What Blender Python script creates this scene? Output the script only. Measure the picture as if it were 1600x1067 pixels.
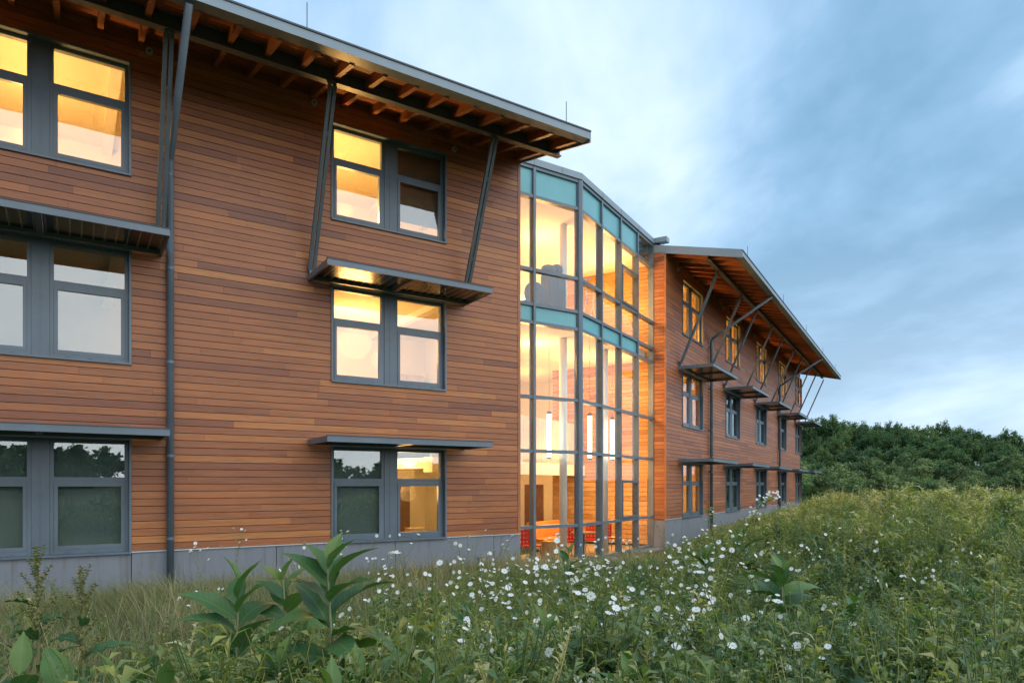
import bpy, math, random
import numpy as np
from mathutils import Matrix, Vector
random.seed(7); rng = np.random.default_rng(11)
S = bpy.context.scene
COL = S.collection
for o in list(bpy.data.objects): bpy.data.objects.remove(o)

# ------------------------------------------------------------------ camera
ZC = 1.75                                   # eye height; wing-local z values are relative to the eye
cam = bpy.data.cameras.new('Camera'); camo = bpy.data.objects.new('Camera', cam); COL.objects.link(camo)
camo.location = (0, 0, ZC); camo.rotation_euler = (math.pi/2, 0, 0)
cam.lens = 24.0; cam.sensor_width = 36.0; cam.shift_y = 223.5/1600
cam.clip_start = 0.05; cam.clip_end = 5000
S.camera = camo
# ------------------------------------------------------------------ exposure
S.render.engine = 'CYCLES'
S.cycles.use_denoising = True
S.cycles.max_bounces = 10; S.cycles.diffuse_bounces = 4; S.cycles.glossy_bounces = 4
S.cycles.transparent_max_bounces = 24; S.cycles.transmission_bounces = 6
S.cycles.caustics_reflective = False; S.cycles.caustics_refractive = False
S.cycles.sample_clamp_indirect = 6.0
S.view_settings.view_transform = 'Standard'; S.view_settings.look = 'None'
S.view_settings.gamma = 1.0; S.view_settings.use_curve_mapping = False
S.view_settings.exposure = 1.02
# ------------------------------------------------------------------ sky
SUN_ELEV, SUN_AZ = math.radians(36), math.atan2(0.80, -0.60)   # azimuth measured from +Y towards +X
W = bpy.data.worlds.new('World'); S.world = W; W.use_nodes = True
nt = W.node_tree; nt.nodes.clear()
def N(t, kind, **kw):
    n = t.nodes.new(kind)
    for k, v in kw.items(): setattr(n, k, v)
    return n
def L(t, a, b): t.links.new(a, b)
def ramp(t, stops, src=None):
    r = N(t, 'ShaderNodeValToRGB'); e = r.color_ramp.elements
    while len(e) < len(stops): e.new(0.5)
    for el, (p, c) in zip(e, stops):
        el.position = p; el.color = (*c, 1) if len(c) == 3 else c
    if src is not None: L(t, src, r.inputs[0])
    return r
def mathn(t, op, a, b=None, clamp=False):
    m = N(t, 'ShaderNodeMath', operation=op, use_clamp=clamp)
    for i, v in enumerate((a, b)):
        if v is None: continue
        if isinstance(v, (int, float)): m.inputs[i].default_value = v
        else: L(t, v, m.inputs[i])
    return m.outputs[0]
def mixc(t, fac, a, b, mode='MIX'):
    m = N(t, 'ShaderNodeMix', data_type='RGBA', blend_type=mode)
    for i, v in ((0, fac), (6, a), (7, b)):
        if isinstance(v, (int, float)): m.inputs[i].default_value = v
        elif isinstance(v, tuple): m.inputs[i].default_value = (*v, 1)
        else: L(t, v, m.inputs[i])
    return m.outputs[2]
def noise(t, vec, scale, detail=4, rough=0.55, dist=0.0):
    n = N(t, 'ShaderNodeTexNoise'); n.inputs['Scale'].default_value = scale
    n.inputs['Detail'].default_value = detail; n.inputs['Roughness'].default_value = rough
    n.inputs['Distortion'].default_value = dist
    if vec is not None: L(t, vec, n.inputs['Vector'])
    return n.outputs[0]
def mapping(t, vec, scale=(1, 1, 1), rot=(0, 0, 0), loc=(0, 0, 0)):
    m = N(t, 'ShaderNodeMapping')
    m.inputs['Scale'].default_value = scale; m.inputs['Rotation'].default_value = rot; m.inputs['Location'].default_value = loc
    L(t, vec, m.inputs['Vector']); return m.outputs[0]
tc = N(nt, 'ShaderNodeTexCoord')
sep = N(nt, 'ShaderNodeSeparateXYZ'); L(nt, tc.outputs['Generated'], sep.inputs[0])
zz = mathn(nt, 'ADD', mathn(nt, 'MAXIMUM', sep.outputs[2], 0.0), 0.22)
cx = N(nt, 'ShaderNodeCombineXYZ')
L(nt, mathn(nt, 'DIVIDE', sep.outputs[0], zz), cx.inputs[0]); L(nt, mathn(nt, 'DIVIDE', sep.outputs[1], zz), cx.inputs[1])
pl = mapping(nt, cx.outputs[0], scale=(1.0, 0.72, 1), rot=(0, 0, math.radians(28)), loc=(-6.5, -2.2, 0))
n1 = noise(nt, pl, 0.85, 6, 0.52, 0.25)
n2 = noise(nt, mapping(nt, pl, scale=(1, 1, 1), loc=(3.1, 1.7, 0)), 2.3, 7, 0.52, 0.3)
nn = mathn(nt, 'ADD', mathn(nt, 'MULTIPLY', n1, 0.64), mathn(nt, 'MULTIPLY', n2, 0.36))
cloud = ramp(nt, [(0.41, (0.165, 0.330, 0.500)), (0.475, (0.250, 0.435, 0.635)), (0.54, (0.420, 0.605, 0.81)), (0.64, (0.72, 0.85, 0.97))], nn).outputs[0]
low = ramp(nt, [(0.0, (1, 1, 1)), (0.10, (0.75, 0.75, 0.75)), (0.36, (0, 0, 0))], sep.outputs[2]).outputs[0]
cloud = mixc(nt, mathn(nt, 'MULTIPLY', low, 0.50), cloud, (0.62, 0.745, 0.89))
sky = N(nt, 'ShaderNodeTexSky', sky_type='NISHITA', sun_disc=False)
sky.sun_elevation = SUN_ELEV; sky.sun_rotation = SUN_AZ
bg1 = N(nt, 'ShaderNodeBackground'); L(nt, sky.outputs[0], bg1.inputs[0]); bg1.inputs[1].default_value = 0.05
bg2 = N(nt, 'ShaderNodeBackground'); L(nt, cloud, bg2.inputs[0]); bg2.inputs[1].default_value = 0.73
ms = N(nt, 'ShaderNodeMixShader'); ms.inputs[0].default_value = 0.85
L(nt, bg1.outputs[0], ms.inputs[1]); L(nt, bg2.outputs[0], ms.inputs[2])
wo = N(nt, 'ShaderNodeOutputWorld'); L(nt, ms.outputs[0], wo.inputs[0])
# ------------------------------------------------------------------ sun (soft, low, veiled by cloud)
sl = bpy.data.lights.new('Sun', 'SUN'); sl.energy = 1.5; sl.angle = math.radians(110); sl.color = (1.0, 0.94, 0.87)
so = bpy.data.objects.new('Sun', sl); COL.objects.link(so)
sd = Vector((math.sin(SUN_AZ)*math.cos(SUN_ELEV), math.cos(SUN_AZ)*math.cos(SUN_ELEV), math.sin(SUN_ELEV)))
so.rotation_euler = sd.to_track_quat('Z', 'Y').to_euler(); so.location = sd*60

# ================================================================== materials
MAT = {}
def newmat(name):
    m = bpy.data.materials.new(name); m.use_nodes = True
    t = m.node_tree; t.nodes.clear()
    out = N(t, 'ShaderNodeOutputMaterial'); MAT[name] = m
    return m, t, out
def princ(t, out, color=None, rough=0.5, spec=0.5, metal=0.0, bump=None, bstr=0.2, bdist=0.01):
    p = N(t, 'ShaderNodeBsdfPrincipled')
    if isinstance(color, tuple): p.inputs['Base Color'].default_value = (*color, 1)
    elif color is not None: L(t, color, p.inputs['Base Color'])
    if isinstance(rough, (int, float)): p.inputs['Roughness'].default_value = rough
    else: L(t, rough, p.inputs['Roughness'])
    p.inputs['Specular IOR Level'].default_value = spec; p.inputs['Metallic'].default_value = metal
    if bump is not None:
        b = N(t, 'ShaderNodeBump'); b.inputs['Strength'].default_value = bstr; b.inputs['Distance'].default_value = bdist
        L(t, bump, b.inputs['Height']); L(t, b.outputs[0], p.inputs['Normal'])
    L(t, p.outputs[0], out.inputs[0]); return p
def objc(t): return N(t, 'ShaderNodeTexCoord').outputs['Object']
def attr(t, n): 
    a = N(t, 'ShaderNodeAttribute'); a.attribute_name = n; return a.outputs['Fac']

def wood(name, stops, axis=0, rough=0.44, gstr=0.35):
    m, t, out = newmat(name); v = objc(t); tone = attr(t, 'tone')
    off = N(t, 'ShaderNodeCombineXYZ'); k = mathn(t, 'MULTIPLY', tone, 57.3)
    for i in range(3): L(t, k, off.inputs[i])
    va = N(t, 'ShaderNodeVectorMath', operation='ADD'); L(t, v, va.inputs[0]); L(t, off.outputs[0], va.inputs[1])
    sc = [14, 14, 26]; sc[axis] = 0.9
    g = noise(t, mapping(t, va.outputs[0], scale=tuple(sc)), 1.6, 6, 0.65, 1.2)
    sc2 = [1.2, 1.2, 1.2]; sc2[axis] = .45
    g2 = noise(t, mapping(t, va.outputs[0], scale=tuple(sc2)), 1.3, 3, .5)
    base = ramp(t, stops, tone).outputs[0]
    dark = mixc(t, 1.0, base, (0.66, 0.58, 0.52), 'MULTIPLY')
    c = mixc(t, ramp(t, [(0.36, (1, 1, 1)), (0.60, (0, 0, 0))], g).outputs[0], base, dark)
    c = mixc(t, ramp(t, [(0.42, (0, 0, 0)), (0.75, (.5, .5, .5))], g2).outputs[0], c, mixc(t, 1.0, base, (1.25, 1.12, 1.0), 'MULTIPLY'))
    wet = noise(t, mapping(t, v, scale=(.25, .25, .6)), 1.7, 4, .6)           # weathering patches
    c = mixc(t, ramp(t, [(0.5, (0, 0, 0)), (0.8, (.45, .45, .45))], wet).outputs[0], c, mixc(t, 1.0, c, (0.74, 0.78, 0.86), 'MULTIPLY'))
    r = N(t, 'ShaderNodeMapRange'); L(t, g, r.inputs[0]); r.inputs[3].default_value = rough-.1; r.inputs[4].default_value = rough+.15
    princ(t, out, c, r.outputs[0], 0.5, bump=g, bstr=gstr, bdist=0.003)
    return m
WOODST = [(0.0, (0.235, 0.084, 0.042)), (0.25, (0.310, 0.110, 0.045)), (0.5, (0.372, 0.135, 0.048)), (0.78, (0.430, 0.163, 0.052)), (1.0, (0.51, 0.208, 0.064))]
wood('cedar', WOODST)
wood('cedar_end', WOODST, axis=1)
wood('rafter_wood', [(0.0, (0.33, 0.13, 0.055)), (1.0, (0.42, 0.17, 0.07))], axis=1)
wood('plank', [(0.0, (0.46, 0.25, 0.09)), (0.5, (0.58, 0.34, 0.13)), (1.0, (0.68, 0.43, 0.18))])
wood('plank_end', [(0.0, (0.40, 0.20, 0.07)), (0.5, (0.50, 0.28, 0.10)), (1.0, (0.60, 0.36, 0.14))], axis=1)
wood('stump', [(0.0, (0.42, 0.24, 0.11)), (1.0, (0.55, 0.33, 0.16))], axis=2)

def plain(name, color, rough=0.5, spec=0.5, metal=0.0, var=0.12, scale=3.0, bstr=0.0):
    m, t, out = newmat(name); v = objc(t)
    n = noise(t, v, scale, 5, .6)
    lo = tuple(c*(1-var) for c in color); hi = tuple(min(1, c*(1+var)) for c in color)
    c = ramp(t, [(0.3, lo), (0.7, hi)], n).outputs[0]
    rr = N(t, 'ShaderNodeMapRange'); L(t, n, rr.inputs[0]); rr.inputs[3].default_value = max(0.02, rough-.08); rr.inputs[4].default_value = rough+.08
    princ(t, out, c, rr.outputs[0], spec, metal, bump=n if bstr else None, bstr=bstr, bdist=.004)
    return m
plain('frame_metal', (0.112, 0.150, 0.182), 0.38, 0.5, var=.2, scale=1.3)
plain('dark_metal', (0.085, 0.105, 0.112), 0.45, 0.5)
plain('fascia_metal', (0.20, 0.265, 0.31), 0.35, 0.5, var=.06)
plain('drip_edge', (0.05, 0.065, 0.075), 0.5)
plain('wall_barrier', (0.030, 0.022, 0.018), 0.9)
plain('flashing', (0.62, 0.66, 0.68), 0.4)
plain('cream_paint', (0.80, 0.74, 0.62), 0.85, 0.2, var=.03)
plain('white_paint', (0.82, 0.80, 0.76), 0.7, 0.3, var=.03)
plain('floor_finish', (0.42, 0.33, 0.22), 0.35, 0.5)
plain('grey_panel', (0.42, 0.42, 0.42), 0.5)
plain('deck', (0.26, 0.17, 0.10), 0.6, var=.2)
plain('red_plastic', (0.62, 0.018, 0.02), 0.35, 0.5, var=.05)
plain('orange_fabric', (0.60, 0.26, 0.05), 0.9, 0.2)
plain('grey_fabric', (0.10, 0.11, 0.145), 0.9, 0.2)
plain('blind_grey', (0.15, 0.18, 0.18), 0.8, 0.2, var=.06)
plain('blind_brown', (0.24, 0.12, 0.07), 0.8, 0.2, var=.06)
plain('blind_pale', (0.62, 0.60, 0.60), 0.8, 0.2, var=.05)
plain('door_wood', (0.20, 0.09, 0.045), 0.5)
plain('vent_plastic', (0.45, 0.43, 0.40), 0.6)
plain('pale_box', (0.55, 0.42, 0.26), 0.8)

# concrete: board-marked, faintly stained
m, t, out = newmat('concrete'); v = objc(t)
a = noise(t, v, 1.1, 6, .62); b = noise(t, mapping(t, v, scale=(6, 6, 0.8)), 2.0, 5, .6); c3 = noise(t, v, 60, 2, .5)
cc = mixc(t, b, mixc(t, a, (0.165, 0.185, 0.215), (0.275, 0.295, 0.325)), (0.185, 0.200, 0.22))
st_ = noise(t, mapping(t, v, scale=(3.5, 3.5, .35)), 1.6, 6, .7)
cc = mixc(t, ramp(t, [(0.52, (0, 0, 0)), (0.68, (.55, .55, .55))], st_).outputs[0], cc, (0.12, 0.115, 0.10))
princ(t, out, cc, 0.8, 0.3, bump=mathn(t, 'ADD', a, mathn(t, 'MULTIPLY', c3, .25)), bstr=.25, bdist=.006)

# window glass: clear coated pane, transmits and mirrors by angle
def glassmat(name, base, tint, rough=0.0, wav=0.0):
    m, t, out = newmat(name)
    lw = N(t, 'ShaderNodeLayerWeight'); lw.inputs[0].default_value = 0.5            # Schlick, the same from both faces
    f = mathn(t, 'ADD', mathn(t, 'MULTIPLY', mathn(t, 'POWER', lw.outputs['Facing'], 5.0), .5*(1.0-base)), base, True)
    tr = N(t, 'ShaderNodeBsdfTransparent'); tr.inputs[0].default_value = (*tint, 1)
    gl = N(t, 'ShaderNodeBsdfGlossy'); gl.inputs['Roughness'].default_value = rough; gl.inputs[0].default_value = (0.93, 0.97, 1.0, 1)
    if wav:
        n = noise(t, objc(t), 1.1, 2, .5); bp = N(t, 'ShaderNodeBump'); bp.inputs['Strength'].default_value = wav; bp.inputs['Distance'].default_value = .02
        L(t, n, bp.inputs['Height']); L(t, bp.outputs[0], gl.inputs['Normal'])
    mx = N(t, 'ShaderNodeMixShader'); L(t, f, mx.inputs[0]); L(t, tr.outputs[0], mx.inputs[1]); L(t, gl.outputs[0], mx.inputs[2])
    L(t, mx.outputs[0], out.inputs[0]); return m
glassmat('window_glass', 0.12, (0.90, 0.94, 0.92), 0.0, 0.12)
glassmat('curtain_glass', 0.05, (0.95, 0.96, 0.95), 0.0, 0.05)
m, t, out = newmat('teal_glass'); v = objc(t)
p = princ(t, out, ramp(t, [(0.3, (0.105, 0.345, 0.385)), (0.7, (0.135, 0.40, 0.435))], noise(t, v, .8, 2)).outputs[0], 0.22, 0.5)
# solar glass: dark cells, bright contact dots
m, t, out = newmat('solar_glass'); v = objc(t)
s3 = N(t, 'ShaderNodeSeparateXYZ'); L(t, v, s3.inputs[0])
def cellfrac(x, k): return mathn(t, 'FRACT', mathn(t, 'MULTIPLY', x, k))
def near0(x, w): return mathn(t, 'LESS_THAN', mathn(t, 'ABSOLUTE', mathn(t, 'SUBTRACT', x, 0.5)), w)
gx = cellfrac(s3.outputs[0], 1/0.166); gy = cellfrac(s3.outputs[1], 1/0.083)
dots = mathn(t, 'MULTIPLY', near0(gx, .075), near0(gy, .15))
line = near0(gx, .02)
cc = mixc(t, dots, mixc(t, mathn(t, 'MULTIPLY', line, .5), (0.012, 0.013, 0.018), (0.25, 0.2, 0.15)), (0.75, 0.72, 0.66))
p = princ(t, out, cc, 0.2, 0.7)
# lamps
def emit(name, col, s):
    m, t, out = newmat(name); e = N(t, 'ShaderNodeEmission'); e.inputs[0].default_value = (*col, 1); e.inputs[1].default_value = s
    L(t, e.outputs[0], out.inputs[0])
emit('lamp_tube', (1.0, 0.86, 0.60), 5.0)
emit('cove_lamp', (1.0, 0.72, 0.34), 7.0)
# foliage
def leafmat(name, stops, rough=0.45, trans=0.3, indiv=False, veins=False):
    m, t, out = newmat(name); tone = attr(t, 'tone')
    if indiv:                                        # each plant or leaf a little different
        rnd = N(t, 'ShaderNodeObjectInfo').outputs['Random']
        tone = mathn(t, 'ADD', tone, mathn(t, 'MULTIPLY', mathn(t, 'SUBTRACT', rnd, 0.5), 0.55), True)
    c = ramp(t, stops, tone).outputs[0]
    if veins:
        v = objc(t); s_ = N(t, 'ShaderNodeSeparateXYZ'); L(t, v, s_.inputs[0])
        ay = mathn(t, 'ABSOLUTE', s_.outputs[1])
        w = mathn(t, 'FRACT', mathn(t, 'MULTIPLY', mathn(t, 'SUBTRACT', s_.outputs[0], mathn(t, 'MULTIPLY', ay, 0.9)), 11.0))
        vein = mathn(t, 'LESS_THAN', mathn(t, 'ABSOLUTE', mathn(t, 'SUBTRACT', w, 0.5)), 0.07)
        rib = mathn(t, 'LESS_THAN', ay, 0.010)
        c = mixc(t, mathn(t, 'MAXIMUM', mathn(t, 'MULTIPLY', vein, .35), mathn(t, 'MULTIPLY', rib, .8)), c, (0.17, 0.22, 0.09))
        off = N(t, 'ShaderNodeVectorMath', operation='ADD'); L(t, v, off.inputs[0]); L(t, N(t, 'ShaderNodeObjectInfo').outputs['Location'], off.inputs[1])
        sp = noise(t, off.outputs[0], 7.0, 5, .65)
        c = mixc(t, ramp(t, [(0.60, (0, 0, 0)), (0.70, (.8, .8, .8))], sp).outputs[0], c, (0.20, 0.17, 0.055))
    nz = noise(t, N(t, 'ShaderNodeNewGeometry').outputs['Position'], 9.0, 3, .6)
    c = mixc(t, ramp(t, [(0.35, (0, 0, 0)), (0.7, (.6, .6, .6))], nz).outputs[0], c, mixc(t, 1.0, c, (0.70, 0.78, 0.62), 'MULTIPLY'))
    p = N(t, 'ShaderNodeBsdfPrincipled'); L(t, c, p.inputs['Base Color']); p.inputs['Roughness'].default_value = rough
    p.inputs['Specular IOR Level'].default_value = 0.4
    tr = N(t, 'ShaderNodeBsdfTranslucent'); L(t, mixc(t, 1.0, c, (1.1, 1.25, 0.55), 'MULTIPLY'), tr.inputs[0])
    mx = N(t, 'ShaderNodeMixShader'); mx.inputs[0].default_value = trans
    L(t, p.outputs[0], mx.inputs[1]); L(t, tr.outputs[0], mx.inputs[2]); L(t, mx.outputs[0], out.inputs[0])
leafmat('big_leaf', [(0.0, (0.043, 0.119, 0.052)), (0.5, (0.075, 0.175, 0.055)), (1.0, (0.152, 0.231, 0.046))], 0.42, 0.3, True, True)
leafmat('forb_leaf', [(0.0, (0.064, 0.131, 0.063)), (0.2, (0.121, 0.206, 0.089)), (0.42, (0.192, 0.261, 0.113)), (0.60, (0.248, 0.303, 0.095)), (0.78, (0.383, 0.378, 0.095)), (0.9, (0.470, 0.426, 0.190)), (1.0, (0.654, 0.576, 0.342))], 0.36, 0.40)
leafmat('grass_blade', [(0.0, (0.081, 0.126, 0.050)), (0.4, (0.176, 0.205, 0.086)), (0.7, (0.314, 0.270, 0.126)), (1.0, (0.494, 0.391, 0.216))], 0.6, 0.25)
leafmat('tree_leaf', [(0.0, (0.051, 0.106, 0.049)), (0.5, (0.096, 0.180, 0.069)), (1.0, (0.202, 0.264, 0.092))], 0.6, 0.25, True)
leafmat('tree_leaf_pale', [(0.0, (0.096, 0.152, 0.069)), (0.5, (0.190, 0.257, 0.105)), (1.0, (0.365, 0.391, 0.171))], 0.6, 0.25, True)
leafmat('petal', [(0.0, (0.80, 0.80, 0.83)), (1.0, (0.86, 0.86, 0.88))], 0.7, 0.25)
leafmat('stem_green', [(0.0, (0.105, 0.140, 0.063)), (1.0, (0.238, 0.224, 0.105))], 0.6, 0.05)
leafmat('seed_brown', [(0.0, (0.11, 0.13, 0.045)), (0.6, (0.20, 0.21, 0.07)), (1.0, (0.27, 0.20, 0.09))], 0.8, 0.2)
plain('bark', (0.09, 0.065, 0.045), 0.9, 0.2, var=.3)
m, t, out = newmat('soil'); v = N(t, 'ShaderNodeNewGeometry').outputs['Position']
a = noise(t, v, .35, 5, .6); b = noise(t, v, 7, 5, .65)
cc = mixc(t, b, mixc(t, a, (0.060, 0.070, 0.030), (0.115, 0.105, 0.052)), (0.050, 0.058, 0.026))
princ(t, out, cc, 0.95, 0.1, bump=b, bstr=.6, bdist=.05)

# ================================================================== mesh helpers
class MB:
    def __init__(s): s.v = []; s.f = []; s.t = []
    def face(s, pts, tone=0.5):
        n = len(s.v); s.v += [tuple(p) for p in pts]; s.f.append(tuple(range(n, n+len(pts)))); s.t.append(tone)
    def box(s, x0, x1, y0, y1, z0, z1, tone=0.5):
        n = len(s.v)
        s.v += [(x0,y0,z0),(x1,y0,z0),(x1,y1,z0),(x0,y1,z0),(x0,y0,z1),(x1,y0,z1),(x1,y1,z1),(x0,y1,z1)]
        s.f += [tuple(n+i for i in q) for q in ((0,3,2,1),(4,5,6,7),(0,1,5,4),(1,2,6,5),(2,3,7,6),(3,0,4,7))]
        s.t += [tone]*6; return s
    def sheared(s, x0, x1, y0, y1, za0, za1, zb0, zb1, tone=0.5):   # box whose z range runs from (za) at y0 to (zb) at y1
        n = len(s.v)
        s.v += [(x0,y0,za0),(x1,y0,za0),(x1,y1,zb0),(x0,y1,zb0),(x0,y0,za1),(x1,y0,za1),(x1,y1,zb1),(x0,y1,zb1)]
        s.f += [tuple(n+i for i in q) for q in ((0,3,2,1),(4,5,6,7),(0,1,5,4),(1,2,6,5),(2,3,7,6),(3,0,4,7))]
        s.t += [tone]*6; return s
    def bar(s, p, q, w, h, side=(1,0,0), tone=0.5):
        p = Vector(p); q = Vector(q); d = (q-p).normalized(); a = Vector(side); a = (a-d*a.dot(d)).normalized(); b = d.cross(a)
        n = len(s.v)
        for e in (p, q):
            for i, j in ((-1,-1),(1,-1),(1,1),(-1,1)): s.v.append(tuple(e+a*(i*w/2)+b*(j*h/2)))
        s.f += [tuple(n+i for i in k) for k in ((0,3,2,1),(4,5,6,7),(0,1,5,4),(1,2,6,5),(2,3,7,6),(3,0,4,7))]
        s.t += [tone]*6; return s
    def tube(s, pts, r, n=12, tone=0.5, caps=True):
        pts = [Vector(p) for p in pts]; rs = r if isinstance(r, (list, tuple)) else [r]*len(pts)
        b0 = len(s.v); ref = Vector((0.13, 0.97, 0.2))
        for i, p in enumerate(pts):
            d = (pts[min(i+1, len(pts)-1)]-pts[max(i-1, 0)]).normalized()
            a = ref-d*ref.dot(d)
            if a.length < .05: a = Vector((1,0,0))-d*d.x
            a.normalize(); c = d.cross(a)
            for k in range(n):
                th = 2*math.pi*k/n; s.v.append(tuple(p+(a*math.cos(th)+c*math.sin(th))*rs[i]))
        for i in range(len(pts)-1):
            for k in range(n):
                s.f.append((b0+i*n+k, b0+i*n+(k+1)%n, b0+(i+1)*n+(k+1)%n, b0+(i+1)*n+k)); s.t.append(tone)
        if caps:
            s.f.append(tuple(b0+k for k in reversed(range(n)))); s.t.append(tone)
            s.f.append(tuple(b0+(len(pts)-1)*n+k for k in range(n))); s.t.append(tone)
        return s
    def prism(s, poly, z0, z1, tone=0.5):
        n = len(s.v); k = len(poly)
        s.v += [(x, y, z0) for x, y in poly]+[(x, y, z1) for x, y in poly]
        s.f.append(tuple(n+i for i in reversed(range(k)))); s.f.append(tuple(n+k+i for i in range(k)))
        for i in range(k): s.f.append((n+i, n+(i+1)%k, n+k+(i+1)%k, n+k+i))
        s.t += [tone]*(k+2); return s
    def mesh(s, name, mat, smooth=False, bevel=0):
        me = bpy.data.meshes.new(name); me.from_pydata(s.v, [], s.f)
        a = me.attributes.new('tone', 'FLOAT', 'FACE'); a.data.foreach_set('value', np.array(s.t, dtype=np.float32))
        if smooth: me.polygons.foreach_set('use_smooth', [True]*len(me.polygons))
        me.materials.append(MAT[mat]); me.update(); return me
    def build(s, name, mat, parent=None, M=None, smooth=False):
        return put(name, s.mesh(name, mat, smooth), parent, M)
def put(name, me, parent=None, M=None):
    o = bpy.data.objects.new(name, me); COL.objects.link(o)
    if parent is not None: o.parent = parent
    if M is not None: o.matrix_basis = M
    return o
def empty(name, loc, rz=0.0):
    o = bpy.data.objects.new(name, None); COL.objects.link(o); o.location = loc; o.rotation_euler = (0, 0, rz); o.empty_display_size = .2; return o
def tag(o, label=None, cat=None, group=None, kind=None):
    if label: o['label'] = label
    if cat: o['category'] = cat
    if group: o['group'] = group
    if kind: o['kind'] = kind
    return o
def np_mesh(name, V, F, tone, mat):
    me = bpy.data.meshes.new(name); V = np.asarray(V, np.float32); F = np.asarray(F, np.int32); k = F.shape[1]
    me.vertices.add(len(V)); me.vertices.foreach_set('co', V.ravel())
    me.loops.add(F.size); me.loops.foreach_set('vertex_index', F.ravel())
    me.polygons.add(len(F)); me.polygons.foreach_set('loop_start', np.arange(0, F.size, k, dtype=np.int32))
    me.update(calc_edges=True)
    a = me.attributes.new('tone', 'FLOAT', 'FACE'); a.data.foreach_set('value', np.asarray(tone, np.float32))
    me.materials.append(MAT[mat]); return me
T = Matrix.Translation
def Rz(a): return Matrix.Rotation(a, 4, 'Z')

# ================================================================== frames of the building
VPL, VPR, FPX = 2450-800, 1446-800, 1066.67
aL = math.atan2(FPX, VPL); aR = math.atan2(FPX, VPR)          # wall directions (angle from +X)
dL = Vector((math.cos(aL), math.sin(aL), 0)); dR = Vector((math.cos(aR), math.sin(aR), 0))
iL = Vector((-dL.y, dL.x, 0)); iR = Vector((-dR.y, dR.x, 0))    # inward normals
P0L = Vector((-6.78, 12.16, ZC)); P0R = Vector((5.241, 23.30, ZC))
FL = T(P0L) @ Rz(aL); FR = T(P0R) @ Rz(aR)
PB0 = P0R + iR*0.488; PB1 = PB0 - dR*5.78
FB = T(PB0) @ Rz(aR); FA = T(PB1) @ Rz(aL)
SEND = 8.316                                  # right corner of the left wing
RLEN = 29.2                                   # length of the right wing
COURSE = 0.134; ZB = -1.19                      # siding course, siding base
SILLS = [ZB, ZB+25*COURSE, ZB+50*COURSE]; WH = 15*COURSE; WW = 2.67
FLOORS = [-2.10, 1.25, 4.60]; CEIL = 3.02
BAYS_L = [-1.335, 4.95]; BAYS_R = [3.20+6.34*k for k in range(5)]

BLD = empty('timber_clad_building', (0.2, 16.7, 0))
tag(BLD, 'three-storey timber-clad building with lit windows and a tall glazed bay behind the meadow', 'building')
BI = BLD.matrix_basis.copy(); BI = T(-Vector((0.2, 16.7, 0)))
def part(name, mb, mat, frame, label=None, smooth=False):
    o = mb.build(name, mat, BLD, BI @ frame, smooth)
    if label: o['label'] = label
    return o
I4 = Matrix.Identity(4); FW = T((0, 0, ZC))     # world frame with z relative to the eye

# ------------------------------------------------------------------ walls, boards, plinths
def grid_wall(mb, s0, s1, z0, z1, openings, y0, y1):
    xs = sorted({s0, s1, *[v for o in openings for v in o[:2] if s0 < v < s1]})
    zs = sorted({z0, z1, *[v for o in openings for v in o[2:] if z0 < v < z1]})
    for a, b in zip(xs, xs[1:]):
        run = None
        for c, d in zip(zs, zs[1:]):
            hole = any(o[0] <= a+1e-6 and b-1e-6 <= o[1] and o[2] <= c+1e-6 and d-1e-6 <= o[3] for o in openings)
            if not hole: run = (run[0], d) if run else (c, d)
            if hole and run: mb.box(a, b, y0, y1, *run); run = None
        if run: mb.box(a, b, y0, y1, *run)
    return mb
def openings(bays): return [(c-WW/2, c+WW/2, z, z+WH) for c in bays for z in SILLS]
def tone_pick(r):
    u = r.random()
    return min(1, max(0, r.gauss(.15, .09) if u < .13 else r.gauss(.80, .10) if u < .30 else r.gauss(.48, .14)))
def board_runs(s0, s1, ncourse, ops, seed, lmin=1.3, lmax=4.3):
    r = random.Random(seed); out = []
    for k in range(ncourse):
        z0 = ZB+k*COURSE+.005; z1 = ZB+(k+1)*COURSE-.006
        holes = sorted((o[0], o[1]) for o in ops if o[2] < z1-.01 and o[3] > z0+.01)
        cur = s0; ivs = []
        for h in holes:
            if h[0] > cur: ivs.append((cur, min(h[0], s1)))
            cur = max(cur, h[1])
        if cur < s1: ivs.append((cur, s1))
        joint = s0-r.uniform(0, lmax); js = []
        while joint < s1: joint += r.uniform(lmin, lmax); js.append(joint)
        for a, b in ivs:
            c = [a]+[j for j in js if a+.25 < j < b-.25]+[b]
            for p, q in zip(c, c[1:]): out.append((p+.0012, q-.0012, z0, z1, tone_pick(r), r.uniform(-.002, .002)))
    return out
# left wing
opsL = openings(BAYS_L)
wallL = part('wall', grid_wall(MB(), -12, SEND-.02, ZB+.02, 8.05, opsL, .026, .26), 'wall_barrier', FL)
runs = board_runs(-12, SEND-.075, 69, opsL, 3)
vis = [r for r in runs if r[1] > -2.05 and r[2] < 7.9]; vis.sort(key=lambda r: -(min(r[1], SEND)-max(r[0], -2.0))/(12+max(r[0], -2)*.54))
single = set(vis[:296]); rest = MB()
for r in runs:
    if r in single:
        MB().box(r[0], r[1], r[5], .024, r[2], r[3], r[4]).build('board', 'cedar', wallL)
    else: rest.box(r[0], r[1], r[5], .024, r[2], r[3], r[4])
tag(rest.build('siding_boards', 'cedar', wallL), kind='stuff')
MB().box(SEND-.072, SEND, -.008, .05, ZB, 8.0, .6).build('corner_board', 'cedar', wallL)
MB().box(-12, SEND, -.016, .03, ZB-.016, ZB-.001).build('flashing', 'flashing', wallL)
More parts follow.
